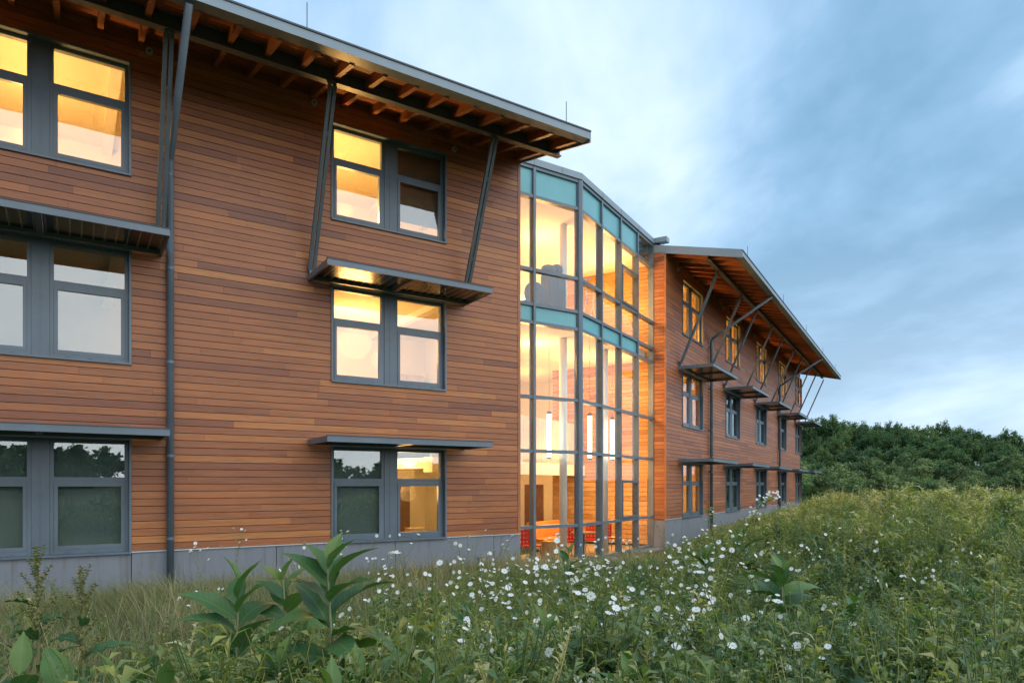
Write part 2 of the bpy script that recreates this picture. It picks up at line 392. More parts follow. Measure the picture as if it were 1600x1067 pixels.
# end wall of the left wing, running back into the building
endL = part('end_wall', MB().box(SEND-.22, SEND-.02, .262, 9, ZB+.02, 8.05), 'wall_barrier', FL)
eb = MB(); r_ = random.Random(5)
for k in range(69): eb.box(SEND-.02, SEND+.001, .052, .74, ZB+k*COURSE+.004, ZB+(k+1)*COURSE-.005, tone_pick(r_))
tag(eb.build('siding_boards', 'cedar_end', endL), kind='stuff')
MB().box(SEND-.018, SEND+.004, .80, 9, -2.1, 8.05).build('inner_lining', 'cream_paint', endL)
# right wing
opsR = openings(BAYS_R)
wallR = part('wall', grid_wall(MB(), .02, RLEN, ZB+.02, 8.05, opsR, .026, .26), 'wall_barrier', FR, 'long receding timber wall beyond the glazed bay')
rest = MB()
for r in board_runs(.07, RLEN-.05, 69, opsR, 9): rest.box(r[0], r[1], r[5], .024, r[2], r[3], r[4]*.8)
tag(rest.build('siding_boards', 'cedar', wallR), kind='stuff')
for x0 in (0.0, RLEN-.05): MB().box(x0, x0+.068, -.008, .05, ZB, 8.0, .75).build('corner_board', 'cedar', wallR)
MB().box(-.01, RLEN, -.016, .03, ZB-.016, ZB-.001).build('flashing', 'flashing', wallR)
endR = part('end_wall', MB().box(.022, .2, .262, 4.35, -2.1, 8.3), 'wall_barrier', FR, 'timber end wall glowing orange beside the glazing')
eb = MB(); ebi = MB()
for k in range(-7, 70):
    if k >= 0: eb.box(-.004, .02, .053, .499, ZB+k*COURSE+.005, ZB+(k+1)*COURSE-.006, tone_pick(r_))
    c, b = .50, 4.35
    while c < b:
        d = min(b, c+r_.uniform(1.4, 3.4)); d = b if b-d < .4 else d
        ebi.box(-.004, .02, c+.001, d-.001, ZB+k*COURSE+.005, ZB+(k+1)*COURSE-.006, tone_pick(r_)); c = d
tag(eb.build('siding_boards', 'cedar_end', endR), kind='stuff')
tag(ebi.build('indoor_boards', 'plank_end', endR), kind='stuff')
part('end_wall', MB().box(RLEN-.2, RLEN-.01, .262, 9, -3, 8.05), 'cream_paint', FR)
capR = part('coping', MB().box(-.05, .26, -.05, .50, 8.30, 8.46), 'fascia_metal', FR)
# plinths
def plinth(frame, joints, lab=None):
    p = part('plinth', MB().box(joints[0], joints[-1], .07, .3, -3.2, ZB-.03), 'wall_barrier', frame, lab)
    for a, b in zip(joints, joints[1:]):
        MB().box(a+.007, b-.007, .012, .068, -3.2, ZB-.018).build('concrete_panel', 'concrete', p)
    return p
plL = plinth(FL, [-12, -10, -7.5, -5, -2.5, 0.0, 2.52, 5.05, 7.566, SEND+.015])
MB().box(SEND-.05, SEND+.013, .075, .9, -3.2, ZB-.018).build('concrete_panel', 'concrete', plL)
plR = plinth(FR, [-.012]+[c+k for c in BAYS_R for k in (-WW/2, WW/2)]+[RLEN+.01])
MB().box(-.022, -.013, .012, .52, -3.2, ZB-.018).build('concrete_panel', 'concrete', plR)
# small socket box on the plinth
def sx(x):                                       # pixel column -> distance along the left wall
    k = (x-800)/FPX
    return (P0L.y*k-P0L.x)/(dL.x-dL.y*k)
ob = MB().box(sx(747), sx(759), -.03, .014, -1.88, -1.70); o = part('outlet_box', ob, 'frame_metal', FL)
MB().box(sx(747)+.03, sx(759)-.03, -.036, -.028, -1.85, -1.73).build('cover_plate', 'vent_plastic', o)
for x, y in ((233, 82), (490, 162), (709, 234)):
    s = sx(x); yy = P0L.y+dL.y*s; z = (757-y)/FPX*yy
    o = part('vent_cap', MB().tube([(s, 0, z), (s, -.05, z)], [.062, .058], 20), 'vent_plastic', FL)
    MB().tube([(s, -.049, z), (s, -.062, z)], [.028, .024], 16).build('nozzle', 'dark_metal', o)
for k in range(5):
    s = BAYS_R[k]-1.9; part('vent_cap', MB().tube([(s, 0, 7.68), (s, -.05, 7.68)], .06, 14), 'vent_plastic', FR)

# ------------------------------------------------------------------ windows
H = WW/2; Wm = {}
fm = MB()
fm.box(-H, -H+.035, -.028, .20, 0, WH).box(H-.035, H, -.028, .20, 0, WH)
fm.box(-H+.035, H-.035, -.028, .20, WH-.035, WH)
fm.box(-H+.0, H, -.05, .20, -.035, .0)                      # sill
fm.box(-.125, .125, .085, .20, .0, WH-.035)                   # wide centre mullion
fm.box(-.006, .006, .079, .0849, .0, WH-.035)
Wm['window'] = fm.mesh('window', 'frame_metal')
x0, x1 = .127, H-.037; ZT = 1.235
fr = MB()
for a, b in ((x0, x0+.06), (x1-.06, x1)): fr.box(a, b, .10, .20, .002, WH-.037)
fr.box(x0+.06, x1-.06, .10, .20, WH-.10, WH-.037).box(x0+.06, x1-.06, .10, .20, ZT, ZT+.085).box(x0+.06, x1-.06, .09, .20, .002, .075)
Wm['frame_r'] = fr.mesh('frame', 'frame_metal')
sa = MB(); q0, q1 = x0+.062, x1-.062
for a, b in ((q0, q0+.055), (q1-.055, q1)): sa.box(a, b, .088, .17, .077, ZT-.002)
sa.box(q0+.055, q1-.055, .088, .17, .077, .14).box(q0+.055, q1-.055, .088, .17, ZT-.075, ZT-.002)
for xx in (q0+.2, (q0+q1)/2, q1-.2): sa.box(xx-.025, xx+.025, .075, .088, .03, .045)     # latches
Wm['sash_r'] = sa.mesh('sash', 'frame_metal')
Wm['pane_up_r'] = MB().box(x0+.0605, x1-.0605, .145, .149, ZT+.0855, WH-.1005).mesh('pane', 'window_glass')
Wm['pane_lo_r'] = MB().box(q0+.0555, q1-.0555, .120, .124, .1405, ZT-.0755).mesh('pane', 'window_glass')
MIR = T((-(x0+x1), 0, 0))
def window(frame, c, z, left=None, right=None):
    M = frame @ T((c, 0, z)); w = put('window', Wm['window'], BLD, BI @ M)
    for side, blind in (('l', left), ('r', right)):
        D = I4 if side == 'r' else MIR
        for k, n in (('frame_r', 'frame'), ('sash_r', 'sash'), ('pane_up_r', 'pane'), ('pane_lo_r', 'pane')):
            put(n, Wm[k], w, D)
        if blind:
            mat, zlo = blind
            b = MB().box(x0+.03, x1-.03, .235, .240, zlo, WH-.05); b.tube([(x0+.03, .25, WH-.06), (x1-.03, .25, WH-.06)], .03, 8)
            b.build('blind', mat, w, D)
    return w
G, BR = ('blind_grey', .03), ('blind_brown', .35)  # grey blind carried up the full sash, added so the room looks dark
window(FL, BAYS_L[0], SILLS[0], G, G); window(FL, BAYS_L[0], SILLS[1]); window(FL, BAYS_L[0], SILLS[2])
window(FL, BAYS_L[1], SILLS[0], G, None); window(FL, BAYS_L[1], SILLS[1]); window(FL, BAYS_L[1], SILLS[2], None, BR)
for i, c in enumerate(BAYS_R):
    for j, z in enumerate(SILLS):
        d = None if (j == 2 or i == 0) else G
        window(FR, c, z, d, d)
# wooden reveal linings of the openings
for frame, bays in ((FL, BAYS_L), (FR, BAYS_R)):
    for c in bays:
        for z in SILLS:
            part('reveal', MB().box(c-H-.02, c-H, .0262, .30, z, z+WH).box(c+H, c+H+.02, .0262, .30, z, z+WH), 'cedar', frame)

# ------------------------------------------------------------------ sun shades, struts
AW = 1.815; AD0, AD1 = .10, 1.26
am = MB()
am.box(-AW, AW, -AD1, -AD1+.035, -.115, 0)                            # front rail
am.box(-AW, -AW+.045, -AD1+.035, 0, -.115, -.004).box(AW-.045, AW, -AD1+.035, 0, -.115, -.004)
am.box(-AW+.045, AW-.045, -AD0-.08, -AD0, -.115, -.02)
am.box(-.045, .045, -AD1+.035, -AD0-.08, -.105, -.02)
AWM = am.mesh('sun_shade', 'frame_metal')
DRIP = MB().box(-AW-.012, AW+.012, -AD1-.014, -AD1+.03, .001, .013).mesh('drip_edge', 'drip_edge')
PAN = MB().box(.05, AW-.05, -AD1+.037, -AD0-.082, -.055, -.045).mesh('solar_panel', 'solar_glass')
BRK = MB().box(-.05, .05, -.10, -.002, -.02, .16).mesh('bracket', 'dark_metal')
def shade(frame, c, z):
    a = put('sun_shade', AWM, BLD, BI @ frame @ T((c, 0, z)))
    put('drip_edge', DRIP, a); put('solar_panel', PAN, a); put('solar_panel', PAN, a, T((-AW, 0, 0)))
    return a
STB, STT = (.03, 4.34), (1.40, 7.45)
def strut(frame, s):
    st = MB(); p = Vector((s, -STB[0]-.05, STB[1])); q = Vector((s, -STT[0], STT[1]))
    st.bar(p+Vector((-.046, 0, 0)), q+Vector((-.046, 0, 0)), .066, .055).bar(p+Vector((.046, 0, 0)), q+Vector((.046, 0, 0)), .066, .055)
    d = q-p
    for k in (.02, .25, .5, .75, .98): st.bar(p+d*k-d.normalized()*.04, p+d*k+d.normalized()*.04, .03, .04)
    o = part('strut', st, 'dark_metal', frame); put('bracket', BRK, o, T((s, 0, 4.25)))
    return o
for frame, bays in ((FL, [BAYS_L[0]-6.285]+BAYS_L), (FR, BAYS_R)):
    for c in bays:
        shade(frame, c, 4.25); shade(frame, c, 0.925)
        for k in (-1.76, 1.785): strut(frame, c+k)

# ------------------------------------------------------------------ roofs
SL = 0.23
def zr(d): return 7.87-SL*d                          # underside of rafters at distance d out from the wall
def roof(frame, s0, s1, raf0, step, n, b0, b1, label):
    r = part('roof', MB().sheared(s0, s1, -2.40, 2.5, zr(2.40)+.232, zr(2.40)+.275, zr(-2.5)+.232, zr(-2.5)+.275), 'fascia_metal', frame, label)
    dk = MB(); y = -2.30; i = 0
    while y < .3:                                       # ribbed soffit boards
        y2 = y+.14; dk.sheared(s0+.03, s1-.03, y+.004, y2-.004, zr(-y)+.175, zr(-y)+.23, zr(-y2)+.175, zr(-y2)+.23, (i*37 % 10)/10); y = y2; i += 1
    dk.build('soffit_deck', 'rafter_wood', r)
    for k in range(n):
        x = raf0+step*k
        MB().sheared(x-.045, x+.045, -2.31, .02, zr(2.31)+.01, zr(2.31)+.174, zr(-.02), zr(-.02)+.174, (k*29 % 10)/10).build('rafter', 'rafter_wood', r)
    fa = MB(); zt = 7.557
    fa.box(s0, s1, -2.55, -2.32, zt-.185, zt-.03); MB_f = fa.build('fascia', 'fascia_metal', r)
    MB().box(s0-.012, s1+.012, -2.57, -2.33, zt-.029, zt).build('drip_edge', 'drip_edge', r)
    for e in (s0, s1):                                   # rake trim at the gable ends
        MB().sheared(e-.015, e+.015, -2.551, 2.0, zr(2.551)+.02, zr(2.551)+.285, zr(-2.0)+.02, zr(-2.0)+.285).build('rake_board', 'fascia_metal', r)
    bm = MB()
    bm.box(b0, b1, -1.475, -1.325, 7.455, 7.475).box(b0, b1, -1.475, -1.325, 7.715, 7.735).box(b0, b1, -1.41, -1.39, 7.475, 7.715)
    bmo = part('eave_beam', bm, 'dark_metal', frame)
    return r
roof(FL, -12, 8.42, 8.2-.62*31, .62, 32, -12, 8.46, 'deep overhanging eave of the near wing')
roof(FR, 0.0, 29.9, .35, .62, 47, .12, 29.75, 'deep overhanging eave of the far wing')
for frame, ss in ((FL, (7.85, 2.41, -3.5)), (FR, (1.2, 8.0, 14.5, 21.0, 27.5))):
    for s in ss:
        rod = MB().tube([(s, -2.45, 7.55), (s, -2.45, 7.62)], .02, 8).tube([(s, -2.45, 7.6), (s, -2.45, 8.05)], .008, 6); part('lightning_rod', rod, 'drip_edge', frame)
# downspouts
def downspout(frame, s, zb, top=(2.45, 7.36)):
    pts = [(s, -.10, zb), (s, -.10, 5.84), (s, -.16, 5.96), (s, -top[0], top[1])]
    d = part('downspout', MB().tube(pts, .062, 14), 'frame_metal', frame, smooth=True)
    for z in (5.6, 3.9, 2.2, .5, -1.0):
        MB().tube([(s, -.10, z), (s, -.10, z+.05)], .069, 14).box(s-.02, s+.02, -.06, .0, z, z+.05).build('clamp', 'frame_metal', d)
    return d
downspout(FL, .614, -2.4); downspout(FR, 5.48, -3); downspout(FR, 20.8, -3)

# ------------------------------------------------------------------ glazed bay
TR = [8.23, 7.48, 5.58, 4.68, 4.21, 2.28, .877, -1.10, -2.10]
XB = [0.0, -1.47, -2.92, -4.36, -5.78]; XA = [0.0, -1.52, -2.46]
def curtain(frame, xs, label, clear_last=False):
    g = part('curtain_wall', MB().box(xs[-1], xs[0], -.02, .10, -2.16, -2.06), 'frame_metal', frame, label)
    for i, x in enumerate(xs):
        w = .038
        MB().box(x-w, x+w, -.075, .13, -2.06, 8.25).build('mullion', 'frame_metal', g)
    for z in TR[:-1]:
        for a, b in zip(xs, xs[1:]):
            MB().box(b+.0382, a-.0382, -.06, .10, z-.042, z+.042).build('transom', 'frame_metal', g)
    for i, (a, b) in enumerate(zip(xs, xs[1:])):
        for z1, z0 in zip(TR, TR[1:]):
            teal = (z1, z0) in ((8.23, 7.48), (4.68, 4.21))
            mat = 'teal_glass' if teal and not (clear_last and i == 0) else 'curtain_glass'
            MB().box(b+.039, a-.039, .0, .006 if not teal else .02, z0+.043, z1-.043).build('spandrel_panel' if teal else 'pane', mat, g)
    return g
gB = curtain(FB, XB, 'receding glazed face of the bay, next to the far wing', True)
gA = curtain(FA, XA, 'glazed face of the bay next to the near wing')
cp = MB().box(PB1.x-.085, PB1.x+.085, PB1.y-.085, PB1.y+.085, -2.06, 8.25)
cp = MB().tube([(PB1.x, PB1.y, -2.10), (PB1.x, PB1.y, 8.25)], .105, 8); part('corner_post', cp, 'frame_metal', FW)
for z0, z1 in ((5.623, 6.80), (-1.057, .14)):               # opening lights
    a, b = XB[1]-.04, XB[2]+.04
    v = MB().box(b, b+.075, -.09, .08, z0, z1).box(a-.075, a, -.09, .08, z0, z1).box(b+.075, a-.075, -.09, .08, z0, z0+.075).box(b+.075, a-.075, -.09, .08, z1-.085, z1)
    v.build('opening_light', 'dark_metal', gB)
def off(p, q, d, z0, z1, name, mat, y0, y1): pass
cpg = part('coping', MB().box(XB[-1]-.02, .02, -.10, .25, 8.275, 8.45), 'fascia_metal', FB)
cpa = part('coping', MB().box(XA[-1], .02, -.10, .25, 8.2745, 8.4495), 'fascia_metal', FA)
for fr_, xs in ((cpg, (-4.4, -3.0, -1.5)), (cpa, (-1.55, -.65))):
    for x in xs: MB().box(x-.004, x+.004, -.1035, -.0995, 8.28, 8.448).build('joint', 'drip_edge', fr_)
part('curb', MB().box(-6.05, -.0, -.42, .18, -3.2, -2.165), 'concrete', FB)
part('curb', MB().box(-2.46, .25, -.30, .18, -3.2, -2.166), 'concrete', FA)

# interior of the glazed bay (world xy, z relative to the eye)
nA, nB = iL, iR
def xy(v): return (v.x, v.y)
Ain = PB1-dL*2.46+nA*.24; Cin = PB1+(nA+nB).normalized()*.26; Bin = PB0+nB*.24
W4 = P0R+iR*4.35; W5 = W4+dR*2.6; W6 = W5+iR*9; W7 = Ain+iL*9+iR*4
room = [xy(Ain), xy(Cin), xy(Bin), xy(W4), xy(W5), xy(W6), xy(W7)]
part('floor_slab', MB().prism(room, -2.35, -2.13), 'floor_finish', FW)
part('floor_slab', MB().prism(room, 4.26, 4.62), 'cream_paint', FW)
full = [xy(PB1-dL*2.46), xy(PB1), xy(PB0), xy(W4), xy(W5), xy(W6), xy(W7)]
part('ceiling', MB().prism(room, 7.56, 7.80), 'cream_paint', FW)
part('flat_roof', MB().prism(room, 8.10, 8.27), 'fascia_metal', FW)
def wseg(p, q, z0, z1, th=.15):
    d = (q-p).normalized(); n = Vector((-d.y, d.x, 0))*th
    return MB().prism([xy(p), xy(q), xy(q+n), xy(p+n)], z0, z1)
part('interior_wall', wseg(W4, W5, -2.12, 7.6, -.15), 'cream_paint', FW)
part('interior_wall', wseg(W5, W6, -2.12, 7.6, -.15), 'cream_paint', FW)
part('interior_wall', wseg(W6, W7, -2.12, 7.6, -.15), 'cream_paint', FW)
part('interior_door', MB().box(2.55, 2.595, 6.15, 7.05, -2.12, .0), 'door_wood', FR)
# gallery across the back of the double-height hall
gal = part('gallery', MB().box(-9, -.01, 3.02, 3.30, .32, .70), 'white_paint', FR)
MB().box(-9, -.01, 3.31, 9, .42, .68).build('gallery_deck', 'cream_paint', gal)
gp = MB()
for i in range(56): gp.box(-9+i*.16, -9+i*.16+.15, 3.06, 3.09, .70, 2.15)
gp.build('railing', 'grey_panel', gal)
# slatted screen on the hall's end wall
scr = part('plank_screen', MB().box(-.06, -.012, .60, 4.3, -2.12, -2.07), 'wall_barrier', FR)
rr = random.Random(8)
for k in range(14):
    z = -2.05+k*.165; y = .62
    while y < 4.2:
        e = min(4.28, y+rr.uniform(1.0, 2.2)); MB().box(-.065, -.030, y+.003, e-.003, z, z+.148, rr.random()).build('plank', 'plank', scr); y = e
# round columns
for x, yy in ((880, 19.9), (944.5, 21.6)):
    part('column', MB().tube([((x-800)/FPX*yy, yy, -2.13), ((x-800)/FPX*yy, yy, 4.26)], .115, 20), 'white_paint', FW, smooth=True)
part('column', MB().tube([((880-800)/FPX*19.9, 19.9, 4.62), ((880-800)/FPX*19.9, 19.9, 7.56)], .115, 20), 'white_paint', FW, smooth=True)
# cove at the top of the upper room's end wall
cv = part('cove', MB().box(1.2, 2.55, 5.0, 12, 6.55, 6.62), 'cream_paint', FR)
MB().box(1.5, 2.3, 5.1, 11.9, 6.625, 6.66).build('lamp_strip', 'cove_lamp', cv)

# ------------------------------------------------------------------ rooms behind the windows
def rooms(frame, s0, s1, cuts, y1):
    for k, f in enumerate(FLOORS):
        part('floor_slab', MB().box(s0, s1, .262, y1, f-.30 if k else f-.2, f), 'floor_finish', frame)
        part('ceiling', MB().box(s0, s1, .262, y1, f+CEIL-.02 if k < 2 else f+CEIL+.2, f+CEIL+.02 if k < 2 else f+CEIL+.24), 'cream_paint', frame)
    part('interior_wall', MB().box(s0, s1, y1, y1+.12, -2.4, 8.05), 'cream_paint', frame)
    for c in cuts: part('partition', MB().box(c-.06, c+.06, .262, y1-.002, -2.1, 7.9), 'cream_paint', frame)
    ln = MB(); ops = openings(BAYS_L if frame is FL else BAYS_R)
    part('inner_lining', grid_wall(ln, s0, s1, -2.1, 8.0, ops, .262, .285), 'cream_paint', frame)
rooms(FL, -7, SEND-.24, (-4.45, 1.85, SEND-.3), 4.6)
rooms(FR, .24, RLEN-.22, [.30]+[6.37+6.34*k for k in range(4)], 4.25)
def lamp(frame, s, y, z, power, col=(1.0, .60, .22), r=.4):
    l = bpy.data.lights.new('room_and_fill_lamp', 'POINT'); l.energy = power*0.97; l.color = col; l.shadow_soft_size = r
    o = bpy.data.objects.new('room_and_fill_lamp', l); COL.objects.link(o); o.matrix_basis = frame @ T((s, y, z)); return o
WARM = (1.0, .49, .15)
lamp(FL, -1.6, 2.4, FLOORS[2]+2.0, 55, WARM); lamp(FL, 4.2, 2.4, FLOORS[2]+2.0, 55, WARM)
lamp(FL, 4.9, 2.1, FLOORS[1]+2.2, 100, WARM)
lamp(FL, 6.1, 2.2, FLOORS[0]+2.3, 70, WARM)
lamp(FL, .9, 3.6, FLOORS[1]+1.9, 6, WARM)
lamp(FL, -1.6, .75, FLOORS[2]+1.45, 135, WARM, .15); lamp(FL, 4.2, .75, FLOORS[2]+1.45, 145, WARM, .15); lamp(FL, 5.0, .8, FLOORS[1]+1.6, 26, WARM, .2); lamp(FL, 5.7, .8, FLOORS[0]+1.9, 20, WARM, .2)  # lamps added close to the windows to brighten soffit and reveals
for i, c in enumerate(BAYS_R): lamp(FR, c-.3, .85, FLOORS[2]+1.65, 170, (1.0, .37, .07))
lamp(FR, BAYS_R[0], 1.6, FLOORS[1]+2.0, 95, (1.0, .36, .07)); lamp(FR, BAYS_R[0], 1.6, FLOORS[0]+2.0, 105, (1.0, .36, .07))
def lampw(x, y, z, p, col=WARM): lamp(FW, x, y, z, p, col)
lampw(0.6, 20.6, 3.6, 105); lampw(3.35, 22.85, 3.2, 60); lampw(3.35, 22.85, .6, 50); lampw(3.35, 22.85, -1.2, 30); lampw(3.35, 22.85, 6.2, 55); lampw(2.4, 22.6, 3.4, 60); lampw(0.3, 25.8, 2.9, 80); lampw(.2, 26.2, -.2, 50)  # the stacked lamps inside the glass are added to brighten the timber return
lampw(2.2, 22.4, 1.2, 60); lampw(1.2, 21.5, -.6, 40)
lampw(.8, 20.8, 6.6, 110); lampw(2.9, 22.8, 6.4, 110); lampw(-.3, 25.5, 6.9, 60)
for s0, z0, w, h in ((-2.6, FLOORS[2], 1.0, 2.0), (3.0, FLOORS[2], .9, 1.5), (6.6, FLOORS[1], 1.1, 1.9), (3.2, FLOORS[1], .9, 1.2)):
    part('wall_cupboard', MB().box(s0, s0+w, 4.15, 4.595, z0, z0+h).box(s0+.02, s0+w/2-.01, 4.13, 4.149, z0+.05, z0+h-.04).box(s0+w/2+.01, s0+w-.02, 4.13, 4.149, z0+.05, z0+h-.04), 'pale_box', FL)
for c in (-2.9, -.2, 3.6, 6.3):
    for f in (FLOORS[2], FLOORS[1]): part('ceiling_beam', MB().box(c-.1, c+.1, .30, 4.59, f+CEIL-.16+(.22 if f == FLOORS[2] else 0), f+CEIL-.021+(.22 if f == FLOORS[2] else 0)), 'white_paint', FL)
# doors and a desk in the ground-floor room with the light on
part('interior_door', MB().box(6.55, 7.45, 4.55, 4.595, -2.1, .1), 'door_wood', FL)
desk = empty('desk', FL @ Vector((5.75, 1.5, -2.1)), aL); tag(desk, 'pale desk inside the lit ground-floor room near the timber wall', 'desk')
MB().box(-.7, .8, -.35, .35, .70, .74, .6).build('desk_top', 'plank', desk)
for a in (-.66, .76):
    for b in (-.31, .31): MB().box(a-.025, a+.025, b-.025, b+.025, 0, .70).build('leg', 'frame_metal', desk)
for i, (a, b, w, h, lab) in enumerate(((.45, 0, .4, .30, 'large carton on the desk in the lit ground-floor room'), (-.35, .05, .3, .2, 'small carton at the end of the desk in the lit room'))):
    o = MB().box(-w/2, w/2, -.16, .16, 0, h).box(-w/2-.004, w/2+.004, -.03, .03, h, h+.004).build('carton', 'pale_box', None, FL @ T((5.75+a, 1.5+b, -2.1+.742))); tag(o, lab, 'box')

# ------------------------------------------------------------------ things in the glazed hall
def hall(x, y, z=-2.13): return Vector(((x-800)/FPX*y, y, ZC+z))
for i, (x, y, lab) in enumerate(((858, 19.6, 'glowing tube pendant hanging left of the bay corner post'), (921.5, 20.1, 'glowing tube pendant hanging just right of the bay corner post'), (956.5, 21.3, 'glowing tube pendant hanging farthest right in the glazed hall'))):
    p = hall(x, y, 0); e = empty('pendant_lamp', p+Vector((0, 0, .74))); tag(e, lab, 'lamp', 'tube pendants in the glazed hall')
    MB().tube([(0, 0, .05), (0, 0, 1.28)], .06, 16).build('lamp_tube', 'lamp_tube', e, smooth=True)
    MB().tube([(0, 0, 0), (0, 0, .05)], .066, 16).tube([(0, 0, 1.28), (0, 0, 1.36)], .066, 16).tube([(0, 0, 1.36), (0, 0, 3.52)], .007, 6).build('fitting', 'frame_metal', e)
def chair(p, rz, lab):
    e = empty('red_chair', p, rz); tag(e, lab, 'chair', 'red chairs in the glazed hall')
    MB().box(-.24, .24, -.24, .24, .42, .455).build('seat', 'red_plastic', e)
    b = MB()
    for i in range(5):
        b.box(-.24+i*.104, -.24+i*.104+.064, -.27, -.245, .44, .86)
    for z in (.44, .56, .68, .80): b.box(-.24, .24, -.268, -.247, z, z+.06)
    b.build('backrest', 'red_plastic', e)
    for a in (-.21, .21):
        for c in (-.21, .21): MB().tube([(a*1.15, c*1.15, 0), (a, c, .42)], .013, 8).build('leg', 'frame_metal', e)
chair(hall(828, 19.0), aL+3.05, 'red chair with its back to the glass beside the timber wing')
chair(hall(888, 20.6), aL+2.0, 'red chair seen side on between the stump and the corner post')
chair(hall(923, 21.2), aR+1.7, 'red chair just right of the bay corner post')
chair(hall(953, 21.9), aR+2.6, 'red chair farthest right in the glazed hall')
st = empty('stump_stool', hall(857.5, 19.7)); tag(st, 'tree stump stool standing behind the glass near the red chairs', 'stool')
sm = MB(); ring = []
for i in range(22):
    th = 2*math.pi*i/22; ring.append((.195*(1+.06*math.sin(3*th)+.04*math.sin(7*th))*math.cos(th), .195*(1+.06*math.sin(3*th)+.04*math.sin(7*th))*math.sin(th)))
sm.prism(ring, 0, .50, .7); sm.build('trunk_block', 'stump', st)
MB().prism([(x*.93, y*.93) for x, y in ring], .5005, .506, .2).build('cut_face', 'plank', st)
sf = empty('wooden_bench', hall(866, 22.0), aR); tag(sf, 'low orange bench against the plank screen in the hall', 'bench')
MB().box(-1.1, 1.1, -.35, .35, .32, .45).build('seat', 'orange_fabric', sf)
MB().box(-1.1, 1.1, .25, .40, .46, .95).build('backrest', 'orange_fabric', sf)
for a in (-1.0, 1.0):
    for b in (-.3, .3): MB().box(a-.04, a+.04, b-.04, b+.04, 0, .32).build('leg', 'plank', sf)
tb = empty('round_table', hall(912, 20.2), 0); tag(tb, 'small pale table behind the bay corner post', 'table')
MB().tube([(0, 0, .70), (0, 0, .735)], .36, 24).build('table_top', 'plank', tb); MB().tube([(0, 0, .02), (0, 0, .70)], .035, 10).build('leg', 'frame_metal', tb); MB().tube([(0, 0, 0), (0, 0, .02)], .22, 18).build('base', 'frame_metal', tb)
# upper room
U = 4.62
cb = empty('tall_cabinet', hall(864.5, 19.75, U), aL); tag(cb, 'tall dark cabinet standing at the upper-floor glazing', 'cabinet')
MB().box(-.30, .30, -.2, .2, 0, 1.42).build('carcass', 'grey_fabric', cb); MB().box(-.285, -.005, -.215, -.2005, .04, 1.38).build('door', 'grey_fabric', cb); MB().box(.005, .285, -.215, -.2005, .04, 1.38).build('door', 'grey_fabric', cb)
def blob(mb, c, r, n=10):
    b0 = len(mb.v)
    for i in range(n+1):
        ph = math.pi*i/n
        for k in range(2*n):
            th = math.pi*k/n; mb.v.append((c[0]+r[0]*math.sin(ph)*math.cos(th), c[1]+r[1]*math.sin(ph)*math.sin(th), c[2]-r[2]*math.cos(ph)))
    for i in range(n):
        for k in range(2*n):
            mb.f.append((b0+i*2*n+k, b0+i*2*n+(k+1)%(2*n), b0+(i+1)*2*n+(k+1)%(2*n), b0+(i+1)*2*n+k)); mb.t.append(.5)
    return mb
bg = blob(blob(MB(), (-.16, 0, .14), (.24, .18, .14)), (.12, 0, .17), (.19, .17, .17)).build('bundle', 'grey_fabric', None, FW @ T(hall(864.5, 19.75, U)-Vector((0, 0, ZC))+Vector((0, 0, 1.425))) @ Rz(aL), True)
tag(bg, 'soft dark bundle lying on top of the tall upper-floor cabinet', 'bundle')
ac = empty('armchair', hall(831, 19.0, U), aL); tag(ac, 'round-backed dark armchair by the upper-floor glazing', 'armchair')
blob(MB(), (0, -.18, .62), (.38, .10, .36)).build('backrest', 'grey_fabric', ac, None, True); MB().box(-.34, .34, -.25, .35, .22, .44).build('seat', 'grey_fabric', ac)
for a in (-.28, .28):
    for b in (-.2, .3): MB().tube([(a, b, 0), (a, b, .22)], .02, 8).build('leg', 'frame_metal', ac)
for i, (x, y, lab) in enumerate(((916, 20.3, 'white metal stand nearest the corner post on the upper floor'), (927, 20.9, 'white metal stand second from the corner post on the upper floor'))):
    e = empty('metal_stand', hall(x, y, U)); tag(e, lab, 'stand', 'white stands in the upper room')
    for k in range(3):
        a = 2.1*k+i; MB().tube([(.28*math.cos(a), .28*math.sin(a), 0), (.02*math.cos(a), .02*math.sin(a), .8)], .014, 8).build('leg', 'white_paint', e)
    MB().tube([(0, 0, .75), (0, 0, 1.5)], .016, 8).build('pole', 'white_paint', e); MB().box(-.2, .2, -.015, .015, 1.2, 1.24).box(-.14, .14, -.015, .015, 1.46, 1.50).build('cross_bar', 'white_paint', e)
# ================================================================== ground
def sstep(a, b, x): t = np.clip((x-a)/(b-a), 0, 1); return t*t*(3-2*t)
def ground(x, y):
    x = np.asarray(x, float); y = np.asarray(y, float)
    h = -1.80+0*x
    lx_ = (x-P0L.x)*(-iL.x)+(y-P0L.y)*(-iL.y); h = h-.12*np.exp(-(np.maximum(lx_, 0)/1.6)**2)*(x < 3)
    h = h-.40*np.exp(-((x-2.6)**2/10+(y-19.5)**2/14))
    rx, ry = x-P0R.x, y-P0R.y
    dr = rx*(-iR.x)+ry*(-iR.y); sr = rx*dR.x+ry*dR.y
    h = h-.55*np.exp(-(np.maximum(dr, 0)/3.2)**2)*sstep(-4, 1, sr)
    h = h+.66*np.exp(-((x-11.5)**2/34+(y-18)**2/70))+.09*np.sin(x*1.1+.4*y)*np.sin(y*.8)*np.exp(-((y-16)/9)**2)*(x > 3)
    h = h+.10*np.sin(x*.7+1)*np.sin(y*.5)*np.exp(-((y-9)/9)**2)
    far = np.hypot(x, y); h = h-.5*sstep(45, 90, far)
    ang = np.arctan2(x, y)
    hill = 8.5*sstep(95, 160, far)*(.40+.60*sstep(.30, .42, ang)*(1-sstep(.50, .70, ang)))
    return h+hill
def gz(x, y): return float(ground(x, y))+ZC
